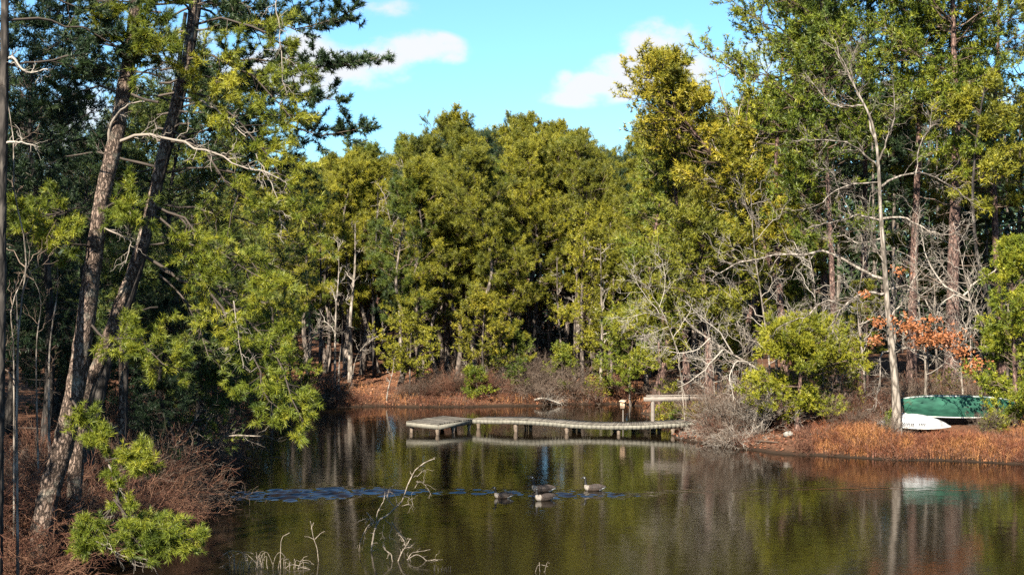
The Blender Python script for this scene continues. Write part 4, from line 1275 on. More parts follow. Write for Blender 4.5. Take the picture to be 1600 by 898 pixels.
# dark white pines close behind; their shade is put into the needle colour
BL = dict(K=18, ln=.15, w=.022, per=3, l3=.2)
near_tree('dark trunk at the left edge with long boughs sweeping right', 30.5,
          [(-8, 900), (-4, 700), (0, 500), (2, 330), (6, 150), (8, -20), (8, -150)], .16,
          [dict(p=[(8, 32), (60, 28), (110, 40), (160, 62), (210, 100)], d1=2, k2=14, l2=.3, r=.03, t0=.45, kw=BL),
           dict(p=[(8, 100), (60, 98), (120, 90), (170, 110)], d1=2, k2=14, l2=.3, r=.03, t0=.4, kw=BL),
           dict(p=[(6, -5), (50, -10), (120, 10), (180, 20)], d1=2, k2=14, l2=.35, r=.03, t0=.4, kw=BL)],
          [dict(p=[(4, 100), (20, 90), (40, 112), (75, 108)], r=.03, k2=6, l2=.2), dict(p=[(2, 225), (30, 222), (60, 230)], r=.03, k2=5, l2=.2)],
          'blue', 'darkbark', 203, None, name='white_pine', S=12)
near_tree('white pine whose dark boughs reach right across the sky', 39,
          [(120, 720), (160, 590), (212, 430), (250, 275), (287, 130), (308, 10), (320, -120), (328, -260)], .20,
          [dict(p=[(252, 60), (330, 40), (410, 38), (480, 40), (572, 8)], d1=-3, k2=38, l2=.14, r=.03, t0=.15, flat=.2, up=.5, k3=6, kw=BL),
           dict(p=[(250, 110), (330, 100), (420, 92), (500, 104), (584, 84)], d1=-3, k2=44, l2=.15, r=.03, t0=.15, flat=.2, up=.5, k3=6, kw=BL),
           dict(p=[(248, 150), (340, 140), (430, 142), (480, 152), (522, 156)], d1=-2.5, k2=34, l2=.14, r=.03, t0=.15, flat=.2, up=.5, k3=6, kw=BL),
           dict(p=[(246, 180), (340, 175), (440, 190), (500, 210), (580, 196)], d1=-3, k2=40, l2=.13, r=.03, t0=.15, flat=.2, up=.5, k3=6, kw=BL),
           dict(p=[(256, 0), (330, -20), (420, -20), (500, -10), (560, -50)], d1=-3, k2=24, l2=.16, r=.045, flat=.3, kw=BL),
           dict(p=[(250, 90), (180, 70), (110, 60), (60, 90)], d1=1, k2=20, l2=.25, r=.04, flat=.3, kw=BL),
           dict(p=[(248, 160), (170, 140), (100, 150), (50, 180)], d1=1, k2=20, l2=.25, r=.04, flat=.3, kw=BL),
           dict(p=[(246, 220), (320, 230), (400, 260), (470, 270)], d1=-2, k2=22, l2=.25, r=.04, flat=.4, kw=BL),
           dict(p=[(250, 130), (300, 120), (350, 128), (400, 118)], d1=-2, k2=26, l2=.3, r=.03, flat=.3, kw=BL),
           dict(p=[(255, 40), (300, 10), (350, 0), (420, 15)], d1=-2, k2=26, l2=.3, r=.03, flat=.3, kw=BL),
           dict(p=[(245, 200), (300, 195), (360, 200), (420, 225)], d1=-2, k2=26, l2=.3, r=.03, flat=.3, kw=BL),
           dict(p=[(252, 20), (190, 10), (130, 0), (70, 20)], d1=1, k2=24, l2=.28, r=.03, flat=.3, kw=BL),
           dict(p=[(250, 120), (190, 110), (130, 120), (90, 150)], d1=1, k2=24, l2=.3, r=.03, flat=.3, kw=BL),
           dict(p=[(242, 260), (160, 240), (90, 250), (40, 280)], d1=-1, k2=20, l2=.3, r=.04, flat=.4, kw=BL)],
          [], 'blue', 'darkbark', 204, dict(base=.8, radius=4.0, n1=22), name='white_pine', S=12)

big = []
for k in range(3):
    H = [19, 17, 20][k]
    bend = rng.normal(0, .3, (5, 2)); bend[0] = 0
    path = [(bend[j, 0], bend[j, 1], H * j / 4) for j in range(5)]
    geos = make_pine(rng, path, .24, n1=84, k2=12, k3=4, K=9, ln=.22, w=.034, per=2, elev=(-14, 40), curl=.12, base=[.18, .25, .3][k], radius=[4.2, 3.7, 4.4][k], prof='mid', dead=12, flat=.25, S=12, l2=.40)
    big.append((H, [geos[0].mesh('trunk', M['darkbark']), geos[1].mesh('limbs', M['darktwig']), geos[2].mesh('crown', M['olive'])]))
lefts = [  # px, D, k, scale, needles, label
    (285, 47, 0, .70, 'shadegreen', 'large green white pine filling the middle of the left grove'),
    (318, 55, 1, .50, 'shadegreen', 'green pine at the water side of the left grove'),
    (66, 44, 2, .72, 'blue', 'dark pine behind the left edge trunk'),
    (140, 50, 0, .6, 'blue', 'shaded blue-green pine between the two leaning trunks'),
    (215, 57, 1, .8, 'shadegreen', 'tall green pine deep behind the second leaning trunk'),
    (300, 63, 2, .62, 'shadegreen', 'olive pine in the middle distance of the left grove'),
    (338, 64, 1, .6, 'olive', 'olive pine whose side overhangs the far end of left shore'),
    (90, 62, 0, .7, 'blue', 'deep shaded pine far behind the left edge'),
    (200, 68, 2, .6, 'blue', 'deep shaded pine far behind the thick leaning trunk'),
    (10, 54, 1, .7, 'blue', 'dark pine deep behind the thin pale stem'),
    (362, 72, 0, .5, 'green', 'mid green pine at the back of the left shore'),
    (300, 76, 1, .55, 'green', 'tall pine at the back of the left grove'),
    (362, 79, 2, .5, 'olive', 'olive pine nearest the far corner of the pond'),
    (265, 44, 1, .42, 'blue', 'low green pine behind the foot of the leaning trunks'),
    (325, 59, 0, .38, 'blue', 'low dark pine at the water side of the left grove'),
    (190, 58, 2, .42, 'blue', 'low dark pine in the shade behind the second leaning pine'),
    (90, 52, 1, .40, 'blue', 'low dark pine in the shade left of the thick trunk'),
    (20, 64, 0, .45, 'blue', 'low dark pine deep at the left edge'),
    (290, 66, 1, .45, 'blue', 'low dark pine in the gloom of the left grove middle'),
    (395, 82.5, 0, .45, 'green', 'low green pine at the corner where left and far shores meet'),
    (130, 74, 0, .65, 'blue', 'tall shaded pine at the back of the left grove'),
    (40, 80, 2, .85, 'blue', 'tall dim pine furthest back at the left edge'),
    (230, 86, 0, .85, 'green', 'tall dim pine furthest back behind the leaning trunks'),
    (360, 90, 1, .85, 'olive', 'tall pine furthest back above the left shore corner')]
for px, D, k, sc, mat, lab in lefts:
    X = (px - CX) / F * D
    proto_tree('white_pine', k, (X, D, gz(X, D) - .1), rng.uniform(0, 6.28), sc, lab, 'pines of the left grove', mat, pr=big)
# shade trees to the left, their tops just out of the picture
for k, (X, Y, sc) in enumerate([(-19.5, 26.5, 1.35), (-24, 31, 1.3), (-27, 18, 1.0), (-28, 25, 1.3), (-29, 38, 1.2), (-30, 50, 1), (-36, 44, 1.2), (-34, 60, 1)]):
    proto_tree('white_pine', k % 3, (X, Y, gz(X, Y) - .1), rng.uniform(0, 6.28), sc, f'pine of the grove beyond the left edge, {ORD[k]} from the camera', 'pines beyond the left edge', 'green', pr=big)

for k, (base, D, path, r, lab, n1, mt) in enumerate([
    (28, 31, [(28, 560), (30, 400), (26, 300), (20, 220), (8, 130), (5, 95)], .035, 'thin pale sinuous stem beside the left edge trunk', 12, 'palebark'),
    (22, 33, [(24, 560), (26, 480), (38, 400), (42, 330)], .03, 'thin grey stem right of the pale sinuous stem', 8, 'palebark'),
    (62, 38, [(60, 560), (56, 470), (44, 420)], .035, 'bare pale sapling in shade left of the thick leaning trunk', 10, 'palebark'),
    (18, 36, [(22, 600), (24, 500), (28, 440)], .06, 'dim grey trunk at the left edge of the thicket', 6, 'palebark'),
    (192, 40, [(192, 600), (192, 560), (194, 480)], .14, 'short sunlit brown trunk right of the second leaning pine', 4, 'bark'),
    (78, 42, [(80, 560), (84, 450), (86, 380)], .05, 'bare stem in the gloom behind the thick leaning trunk', 8, 'palebark')]):
    bare_tree('bare_sapling', base, D, path, r, lab, mt, seed=170 + k, n1=max(n1 - 3, 3), l1=.16, k2=3, k3=3, twig='twig')

# ------------------------------------------------------------------ brush
def brush_proto(name_seed, **kw):
    rg = np.random.default_rng(name_seed)
    return shrub_geo(rg, **kw)


shr = [brush_proto(301, stems=34, height=2.2, spread=.55, arch=-.3), brush_proto(302, stems=30, height=1.8, spread=.9, arch=-.45),
       brush_proto(303, stems=40, height=2.6, spread=.4, arch=-.15), brush_proto(304, stems=26, height=1.5, spread=1.1, arch=-.5)]
shr_near = [brush_proto(311, stems=36, height=2.2, spread=.6, arch=-.3, r=.009, rt=.004, k2=6), brush_proto(312, stems=34, height=1.9, spread=.9, arch=-.4, r=.008, rt=.004, k2=6)]
SH = {}


def shrub(k, X, Y, sc, mat, label, group, near=False, name='bare_shrub', sz=1.0):
    key = (k, near)
    if key not in SH:
        SH[key] = (shr_near if near else shr)[k].mesh('shrub', M[mat])
    o = bpy.data.objects.new(name, SH[key])
    C.objects.link(o)
    o.material_slots[0].link = 'OBJECT'
    o.material_slots[0].material = M[mat]
    o.location = (X, Y, gz(X, Y) - .03)
    o.rotation_euler = (0, 0, rng.uniform(0, 6.28))
    o.scale = (sc, sc, sc * sz)
    tag(o, label, 'shrub', group)
    return o


SHRUBS = []


def brush(k, X, Y, sc, mat, group, near=False):
    o = shrub(k, X, Y, sc, mat, None, group, near)
    SHRUBS.append((CX + X / Y * F, Y, sc, mat, group, o))


def mark_left(px, D):
    return ('in the front' if D < 38 else 'halfway along' if D < 47 else 'at the back') + ' of the left bank thicket'


def name_brush():
    words = {'bare shrubs on the left bank': mark_left, 'bare shrubs on the far shore': lambda p, D: 'on far waterline, ' + short(p),
             'arching thicket behind the walkway': lambda p, D: 'in the arching thicket behind the walkway',
             'brush by the dock landing': lambda p, D: 'in the brush where the dock lands', 'shrubs behind the handrail': lambda p, D: 'on the bank behind the handrail',
             'shrubs under the right grove': lambda p, D: 'under the right grove pines'}
    cols = {'redtwig': 'red-brown', 'twig': 'grey-brown', 'paletwig': 'pale grey'}
    cnt = {}
    for px, D, sc, mat, group, o in sorted(SHRUBS, key=lambda r: r[0]):
        w = words[group](px, D)
        k = cnt[(w, mat)] = cnt.get((w, mat), -1) + 1
        o['label'] = f"{cols[mat]} bare shrub, {ORD[k]} from left {w}"


def shore(px0, px1, dmin, dmax, n, D0, D1):
    out = []
    while len(out) < n:
        D = rng.uniform(D0, D1)
        px = rng.uniform(px0, px1)
        X = (px - CX) / F * D
        d = float(pond_dist(np.array([X]), np.array([D]))[0])
        if dmin < d < dmax:
            out.append((X, D, px, d))
    return out


for X, Y, px, d in shore(-60, 420, -.1, 5.5, 120, 31.0, 66):
    near = Y < 42
    brush(int(rng.integers(0, 2)) if near else int(rng.integers(0, 4)), X, Y, rng.uniform(.75, 1.25), str(rng.choice(['redtwig', 'twig', 'redtwig'])), 'bare shrubs on the left bank', near)
for X, Y, px, d in shore(150, 345, -.3, 1.3, 30, 34, 60):
    brush(int(rng.integers(0, 2)), X, Y, rng.uniform(.8, 1.15), str(rng.choice(['redtwig', 'twig', 'redtwig'])), 'bare shrubs on the left bank', Y < 46)
for X, Y, px, d in shore(-40, 230, .3, 4, 30, 31, 42):
    brush(int(rng.integers(0, 2)), X, Y, rng.uniform(1.0, 1.4), str(rng.choice(['redtwig', 'twig', 'redtwig'])), 'bare shrubs on the left bank', True)
for X, Y, px, d in shore(360, 960, .2, 3.2, 66, 78, 88):
    if 495 < px < 610 and d > 1.2: continue
    brush(int(rng.integers(0, 4)), X, Y, rng.uniform(.5, .95), str(rng.choice(['redtwig', 'twig', 'redtwig'])), 'bare shrubs on the far shore')
for X, Y, px, d in shore(780, 905, .4, 3.0, 14, 80, 88):
    brush(int(rng.integers(0, 4)), X, Y, rng.uniform(1.0, 1.35), str('twig'), 'arching thicket behind the walkway')
for X, Y, px, d in shore(1098, 1190, .0, 3.4, 34, 59.5, 66):
    brush(int(rng.integers(0, 4)), X, Y, rng.uniform(.7, 1.2), str(rng.choice(['twig', 'twig', 'redtwig', 'paletwig'])), 'brush by the dock landing')
for X, Y, px, d in shore(1010, 1100, .5, 6, 18, 66, 80):
    brush(int(rng.integers(0, 4)), X, Y, rng.uniform(.6, .95), str('twig'), 'shrubs behind the handrail')
for X, Y, px, d in shore(1275, 1620, 2.5, 12, 44, 58, 70):
    if 1400 < px < 1560 and Y < 63: continue
    brush(int(rng.integers(0, 4)), X, Y, rng.uniform(.6, 1.0), str(rng.choice(['redtwig', 'twig'])), 'shrubs under the right grove')
name_brush()
for px, D, sc, k in [(1545, 58.6, .62, 2), (1556, 59, .55, 0), (1535, 58.4, .5, 1), (1330, 59.5, .8, 2), (1385, 58.6, .7, 2), (1290, 59, .6, 1)]:
    X = (px - CX) / F * D
    shrub(k, X, D, sc, 'twig', {1545: 'tall olive-brown leafless shrub before the gap between the green boats', 1556: 'leafless shrub covering the stern of the green canoe',
          1535: 'low leafless shrub before the stern of the green canoe', 1330: 'upright leafless shrub on the point left of boats', 1385: 'leafless shrub at the foot of the bare grey tree',
          1290: 'low leafless shrub right of the orange leaf slope'}[px], 'shrubs among the boats')

# laurel-like green bits low down on the right
def evergreen_bush(px, D, r, h, mat, label, seed):
    rg = np.random.default_rng(seed)
    X = (px - CX) / F * D
    b = gz(X, D)
    gl, gf = Geo(), Geo()
    shrub_geo(rg, stems=16, height=h, spread=.6, g=gl, k3=0)
    m = 420
    a = rg.uniform(0, 6.28, m); rr = r * np.sqrt(rg.uniform(0, 1, m)); z = h * rg.uniform(.15, 1, m) * (1 - .4 * (rr / r) ** 2)
    p = np.stack([np.cos(a) * rr, np.sin(a) * rr, z], 1)
    tufts(gf, rg, p, norm(np.stack([np.cos(a), np.sin(a), np.full(m, .8)], 1)), 5, .12, .05, spread=.9)
    root = empty('evergreen_shrub', (X, D, b), 0, label, 'shrub')
    gl.build('stems', M['twig'], root); gf.build('leaves', M[mat], root)


evergreen_bush(1554, 58.8, .6, 1.0, 'olive', 'olive-leaved bush standing before the gap between the green boats', 401)
evergreen_bush(1392, 59.4, .3, 1.1, 'green', 'small dark green tuft of leaves left of canoe bow', 402)
evergreen_bush(1062, 69, .5, .9, 'green', 'small green bush under the handrail', 403)
evergreen_bush(1045, 70.5, .9, 1.1, 'gold', 'yellow-brown leafy bush below the handrail post', 404)
evergreen_bush(1095, 67.5, .9, 1.3, 'gold', 'yellowish brush at the landward end of handrail', 405)
evergreen_bush(935, 84, .9, 1.6, 'olive', 'olive brown bush on the far shore left of birdhouse', 407)
evergreen_bush(1490, 66, 1.4, 1.8, 'gold', 'yellow-brown bush at the foot of the largest pine', 408)
evergreen_bush(1345, 62, .8, 1.2, 'gold', 'yellow-brown bush on the point near the stones', 409)


# grass and leaf cover that nobody could count
def blades(name, label, n, px0, px1, D0, D1, dmin, dmax, h, w, mat, seed, dens=None):
    rg = np.random.default_rng(seed)
    D = rg.uniform(D0, D1, n); px = rg.uniform(px0, px1, n)
    X = (px - CX) / F * D
    d = pond_dist(X, D)
    ok = (d > dmin) & (d < dmax)
    if dens is not None:
        ok &= dens(X, D, px, d)
    X, D, d = X[ok], D[ok], d[ok]
    z = ground_h(X, D)
    m = len(X)
    p = np.stack([X, D, z], 1)
    hh = h * rg.uniform(.4, 1.15, m) * (0.7 + .35 * np.sin(X * 1.3 + D) * np.sin(D * 1.1 - X * .4))
    a = rg.uniform(0, 6.28, m)
    lean = norm(np.stack([np.cos(a) * .45, np.sin(a) * .45, np.ones(m)], 1)) * hh[:, None]
    # a stem with three short side sprays: four thin triangles
    g = Geo()
    side = np.stack([np.cos(a + 1.57), np.sin(a + 1.57), np.zeros(m)], 1) * w / 2
    tone = np.clip(.5 + .35 * np.sin(X * .9 + 1) * np.cos(D * 1.3) + rg.normal(0, .2, m), 0, 1)
    g.add(np.stack([p - side, p + side, p + lean], 1).reshape(-1, 3), tris=np.arange(m * 3).reshape(-1, 3), tone=np.repeat(tone, 3))
    for k in range(3):
        t = rg.uniform(.35, .9, (m, 1))
        q = p + lean * t
        b = rg.uniform(0, 6.28, m)
        sd = norm(np.stack([np.cos(b), np.sin(b), rg.uniform(.2, 1.2, m)], 1)) * hh[:, None] * .3
        g.add(np.stack([q - side * .8, q + side * .8, q + sd], 1).reshape(-1, 3), tris=np.arange(m * 3).reshape(-1, 3), tone=np.repeat(tone, 3))
    return tag(g.build(name, M[mat]), label, 'ground cover', kind='stuff')


blades('bank_grass', 'rusty red and orange grass and heath along the right bank', 30000, 1270, 1680, 53, 62, .05, 6.5, .85, .022, 'grass', 501,
       lambda X, D, px, d: ~((px > 1408) & (D > 58.2)))
blades('far_bank_grass', 'reddish brown low growth along the far waterline', 15000, 360, 1010, 78, 90, .1, 4.5, .45, .03, 'grass', 502, lambda X, D, px, d: np.random.default_rng(1).uniform(0, 1, len(X)) < np.where(d < 1.5, .9, .35))
blades('near_bank_grass', 'dry brown growth on the near left bank', 9000, -80, 330, 30, 46, .2, 5, .3, .012, 'grass', 503)
blades('landing_grass', 'dry growth about the dock landing and point', 7000, 1010, 1290, 57, 74, .3, 5, .32, .022, 'grass', 504, lambda X, D, px, d: ~((px > 1180) & (px < 1262) & (D < 61.5)))


def leaves(name, label, n, px0, px1, D0, D1, dmin, dmax, size, seed):
    rg = np.random.default_rng(seed)
    D = rg.uniform(D0, D1, n); px = rg.uniform(px0, px1, n)
    X = (px - CX) / F * D
    d = pond_dist(X, D)
    ok = (d > dmin) & (d < dmax)
    X, D = X[ok], D[ok]
    m = len(X)
    p = np.stack([X, D, ground_h(X, D) + .02], 1)
    u = norm(rg.normal(size=(m, 3)) * [1, 1, .35]); v = norm(np.cross(u, rg.normal(size=(m, 3)) * .4 + [0, 0, 1]))
    s = size * rg.uniform(.6, 1.3, (m, 1))
    g = Geo()
    g.add(np.stack([p - u * s, p + v * s * .6, p + u * s, p - v * s * .6], 1).reshape(-1, 3), quads=np.arange(m * 4).reshape(-1, 4), tone=np.repeat(rg.uniform(0, 1, m), 4))
    return tag(g.build(name, M['litter'], smooth=False), label, 'fallen leaves', kind='stuff')


leaves('fallen_leaves', 'orange fallen leaves and needles on the point by the bushy pine', 14000, 1000, 1420, 56, 82, .15, 9, .07, 511)
leaves('far_fallen_leaves', 'orange leaf litter on the open slope across the pond', 24000, 380, 1010, 79, 95, .15, 12, .06, 512)
leaves('near_fallen_leaves', 'brown and orange leaf litter on the near left bank', 12000, -100, 330, 29, 46, .2, 6, .05, 513)


def heath(name, label, n, px0, px1, D0, D1, dmin, dmax, seed, mat='redtwig', h=.7, ok=None):
    """low twiggy growth, hundreds of little bushes in one mesh"""
    rg = np.random.default_rng(seed)
    g = Geo()
    m = 0
    while m < n:
        D = rg.uniform(D0, D1); px = rg.uniform(px0, px1); X = (px - CX) / F * D
        dd = float(pond_dist(np.array([X]), np.array([D]))[0])
        if not dmin < dd < dmax or (ok and not ok(px, D)): continue
        m += 1
        shrub_geo(rg, lite=True, stems=14, height=h * rg.uniform(.5, 1.2), spread=.7, r=.008, rt=.006, k2=4, k3=2, arch=-.2, g=g, origin=(X, D, gz(X, D)), base_r=.3)
    return tag(g.build(name, M[mat]), label, 'ground cover', kind='stuff')


heath('red_heath', 'red-brown twiggy heath along the right bank below the boats', 230, 1240, 1680, 53, 60, 0.0, 4.2, 521, 'redtwig', .72, lambda px, D: not (px > 1405 and D > 58.3))
heath('far_heath', 'red-brown twiggy heath along the far waterline', 170, 360, 1010, 78, 90, 0.0, 3.0, 522, 'redtwig', .8, lambda px, D: not (505 < px < 600 and D > 82.5))
heath('point_heath', 'red-brown brush about the dock landing and point', 120, 1100, 1420, 57, 70, 0.0, 5.0, 524, 'redtwig', .9, lambda px, D: not (1185 < px < 1250 and D < 62))
heath('near_heath', 'dry twiggy undergrowth on the left bank', 150, -80, 330, 30, 50, 0.0, 6.0, 523, 'redtwig', .9)
# ------------------------------------------------------------------ dock, rail, birdhouse
def box(g, c, s, ax=None, mat=0, tone=.5, rg=None, j=0.0):
    """box at c with size s; ax = 3x3 rows as axes; all eight corners chamfered slightly by jitter j"""
    ax = np.eye(3) if ax is None else np.asarray(ax, float)
    k = np.array([[x, y, z] for z in (-.5, .5) for y in (-.5, .5) for x in (-.5, .5)]) * np.asarray(s)
    if j and rg is not None: k = k + rg.normal(0, j, k.shape)
    v = k @ ax + np.asarray(c)
    q = [(0, 2, 3, 1), (4, 5, 7, 6), (0, 1, 5, 4), (2, 6, 7, 3), (0, 4, 6, 2), (1, 3, 7, 5)]
    g.add(v, quads=q, mat=mat, tone=tone)


def frame2(a, b):
    """axes with x along a->b (3D), z up-ish"""
    x = norm(np.asarray(b, float) - np.asarray(a, float))
    y = norm(np.cross([0, 0, 1.0], x))
    return np.array([x, y, np.cross(x, y)])


def wood(name, dark, light, grain=6):
    m, nd, lk, out = newmat(name)
    at = nd.new('ShaderNodeAttribute'); at.attribute_name = 'tone'
    tc = nd.new('ShaderNodeTexCoord')
    n = nd.new('ShaderNodeTexNoise'); n.inputs['Scale'].default_value = grain; n.inputs['Detail'].default_value = 7; n.inputs['Roughness'].default_value = .7
    lk.new(tc.outputs['Object'], n.inputs['Vector'])
    a = nd.new('ShaderNodeMath'); a.operation = 'MULTIPLY_ADD'; a.inputs[1].default_value = .5
    b = nd.new('ShaderNodeMath'); b.operation = 'MULTIPLY_ADD'; b.inputs[1].default_value = 1.8; b.inputs[2].default_value = -.65
    lk.new(n.outputs['Fac'], b.inputs[0]); lk.new(at.outputs['Fac'], a.inputs[0]); lk.new(b.outputs[0], a.inputs[2])
    r = ramp(nd, [(0, dark), (1, light)])
    lk.new(a.outputs[0], r.inputs['Fac'])
    p = nd.new('ShaderNodeBsdfPrincipled'); p.inputs['Roughness'].default_value = .85; p.inputs['Specular IOR Level'].default_value = .2
    lk.new(r.outputs['Color'], p.inputs['Base Color'])
    bp = nd.new('ShaderNodeBump'); bp.inputs['Strength'].default_value = .4; bp.inputs['Distance'].default_value = .02
    lk.new(n.outputs['Fac'], bp.inputs['Height']); lk.new(bp.outputs[0], p.inputs['Normal'])
    lk.new(p.outputs[0], out.inputs['Surface'])
    return m


M['plank'] = wood('weathered_deck_wood', (.05, .042, .034), (.22, .195, .16))
M['fascia'] = wood('pale_weathered_timber', (.10, .092, .072), (.31, .285, .23))
M['pile'] = wood('dark_stained_pile', (.03, .022, .018), (.36, .27, .2), 9)
M['railwood'] = wood('grey_pink_timber', (.12, .10, .085), (.34, .29, .245))


def build_dock():
    rg = np.random.default_rng(601)
    # front edge of the walkway: (px, water line D, deck height)
    line = [(738, 68.3, .54), (770, 67.7, .58), (800, 67.3, .61), (830, 67.0, .60), (862, 66.8, .55), (898, 66.5, .49), (950, 66.1, .47), (1000, 65.9, .50), (1040, 65.9, .56), (1100, 66.0, .65)]
    pts = np.array([[(px - CX) / F * D, D, z] for px, D, z in line])
    o = pts[0].copy(); o[2] = 0
    root = empty('dock', tuple(o), 0, 'long low weathered wooden dock with a rippled deck ending in a square platform', 'dock')
    n = 96
    E = resample(pts, n + 1) - o
    gp = Geo()
    gap = .012
    for i in range(n):
        a, b = E[i], E[i + 1]
        ax = frame2(a, b)
        w = np.linalg.norm(b - a)
        box(gp, (a + b) / 2 + ax[1] * .75 + [0, 0, -.02 + rg.normal(0, .004)], (w - gap, 1.47 + rg.normal(0, .008), .038), ax, tone=rg.uniform(0, 1), rg=rg, j=.003)
    # boards long enough to pick out stand one by one at the fascia: 8 lengths of edge beam each side
    tag(gp.build('deck_planks', M['plank'], root, smooth=False), 'narrow weathered cross planks of the walkway', kind='stuff')
    m = 9
    F2 = resample(pts, m + 1) - o
    for side, nm in ((0.0, 'fascia_board'), (1.44, 'fascia_board')):
        for i in range(m):
            K = resample(pts, m * 6 + 1)[i * 6:(i + 1) * 6 + 1] - o
            g = Geo()
            for k in range(6):
                a, b = K[k], K[k + 1]
                ax = frame2(a, b)
                e = .006 if k == 5 else 0
                box(g, (a + b) / 2 + ax[1] * (side + .02) + [0, 0, -.14], (np.linalg.norm(b - a) - e, .045, .185), ax, tone=rg.uniform(.3, 1) if k == 0 else .65)
            g.build(nm, M['fascia'], root, smooth=False)
    # platform
    A, B, Cc = np.array([-3.45, 66.0, .50]), np.array([-5.02, 66.9, .56]), np.array([-1.85, 68.5, .53])
    u, v = B - A, Cc - A
    k = 15
    ux = norm(u); vx = norm(v)
    for i in range(k):
        g = Geo()
        c = A + u * .5 + v * ((i + .5) / k) - o
        ax = np.array([ux, norm(v - (v @ ux) * ux), [0, 0, 1]])
        L, Wd = np.linalg.norm(u) - .02, np.linalg.norm(v) / k - .014
        box(g, c + [0, 0, -.02 + rg.normal(0, .004)], (L + rg.normal(0, .02), Wd, .038), ax, tone=rg.uniform(0, 1), rg=rg, j=.003)
        g.build('platform_plank', M['plank'], root, smooth=False)
    for a, b, off in ((A, B, 0), (A, Cc, 0), (B, B + v, 0), (Cc, Cc + u, 0)):
        g = Geo()
        d = norm(b - a)
        box(g, (a + b) / 2 - o + [0, 0, -.15], (np.linalg.norm(b - a) - .05, .05, .2), frame2(a, b), tone=.8)
        g.build('fascia_board', M['fascia'], root, smooth=False)
    # piles: front ones catch the sun, rear ones stand in the deck's shade
    spots = [A + u * .9 + v * .06, A + u * .06 + v * .03, A + v * .45 + u * .05, A + v * .9 + u * .05, A + u * .9 + v * .9, A + u * .5 + v * .92]
    for px in (806, 886, 967, 1052):
        f = np.interp(px, [l[0] for l in line], [l[1] for l in line]); z = np.interp(px, [l[0] for l in line], [l[2] for l in line])
        spots.append(np.array([(px - CX) / F * f, f + .14, z]))
    for px in (748, 822, 829, 897, 905, 961, 990, 1022, 1030, 1064):
        f = np.interp(px, [l[0] for l in line], [l[1] for l in line]) + 1.25; z = np.interp(px, [l[0] for l in line], [l[2] for l in line])
        spots.append(np.array([(px - CX) / F * f, f, z]))
    for s in spots:
        g = Geo()
        zt = s[2] - .06
        zz = np.linspace(-1.3, zt, 14)
        base = s[:2] - o[:2]
        P = np.stack([np.full(14, base[0]), np.full(14, base[1]), zz], 1) + np.concatenate([rg.normal(0, .006, (14, 2)), np.zeros((14, 1))], 1)
        R = np.where(zz < .12, .085, .115) * rg.uniform(.9, 1.1) + rg.normal(0, .004, 14)
        tubes(g, P[None], R[None], 10, rough=.04, rng=rg, tone=.6)
        g.build('pile', M['pile'], root)
    for i in range(7):
        c = resample(pts, 8)[i] + [.6, .72, -.2]
        g = Geo()
        box(g, c - o, (.09, 1.35, .16), None, tone=.2)
        g.build('joist', M['pile'], root, smooth=False)
    return root


build_dock()


def build_rail():
    rg = np.random.default_rng(602)
    X = (1020 - CX) / F * 67.2
    zd = .53
    root = empty('handrail', (X, 67.2, zd - .02), 0, 'grey timber handrail on one stout post at the landward end of dock', 'railing')
    g = Geo()
    P = np.array([[0, 0, z] for z in np.linspace(-.5, 1.20, 12)])
    tubes(g, P[None], np.full((1, 12), .095), 12, rough=.03, rng=rg, tone=.7)
    g.add([(0, 0, 1.205)] + [(.095 * math.cos(a), .095 * math.sin(a), 1.20) for a in np.linspace(0, 6.283, 12, False)], tris=[(0, 1 + i, 1 + (i + 1) % 12) for i in range(12)])
    g.build('post', M['railwood'], root)
    a, b = np.array([-.45, -.12, 1.07]), np.array([3.0, .25, 1.09])
    g = Geo(); box(g, (a + b) / 2, (np.linalg.norm(b - a), .045, .2), frame2(a, b), tone=.8); g.build('side_board', M['railwood'], root, smooth=False)
    g = Geo(); box(g, (a + b) / 2 + [.08, .12, .155], (np.linalg.norm(b - a) - .1, .2, .045), frame2(a, b), tone=.9); g.build('cap_board', M['railwood'], root, smooth=False)
    g = Geo(); P = np.array([[2.85, .28, z] for z in np.linspace(-.8, 1.05, 8)])
    tubes(g, P[None], np.full((1, 8), .08), 10, rough=.03, rng=rg, tone=.6); g.build('post', M['railwood'], root)


build_rail()


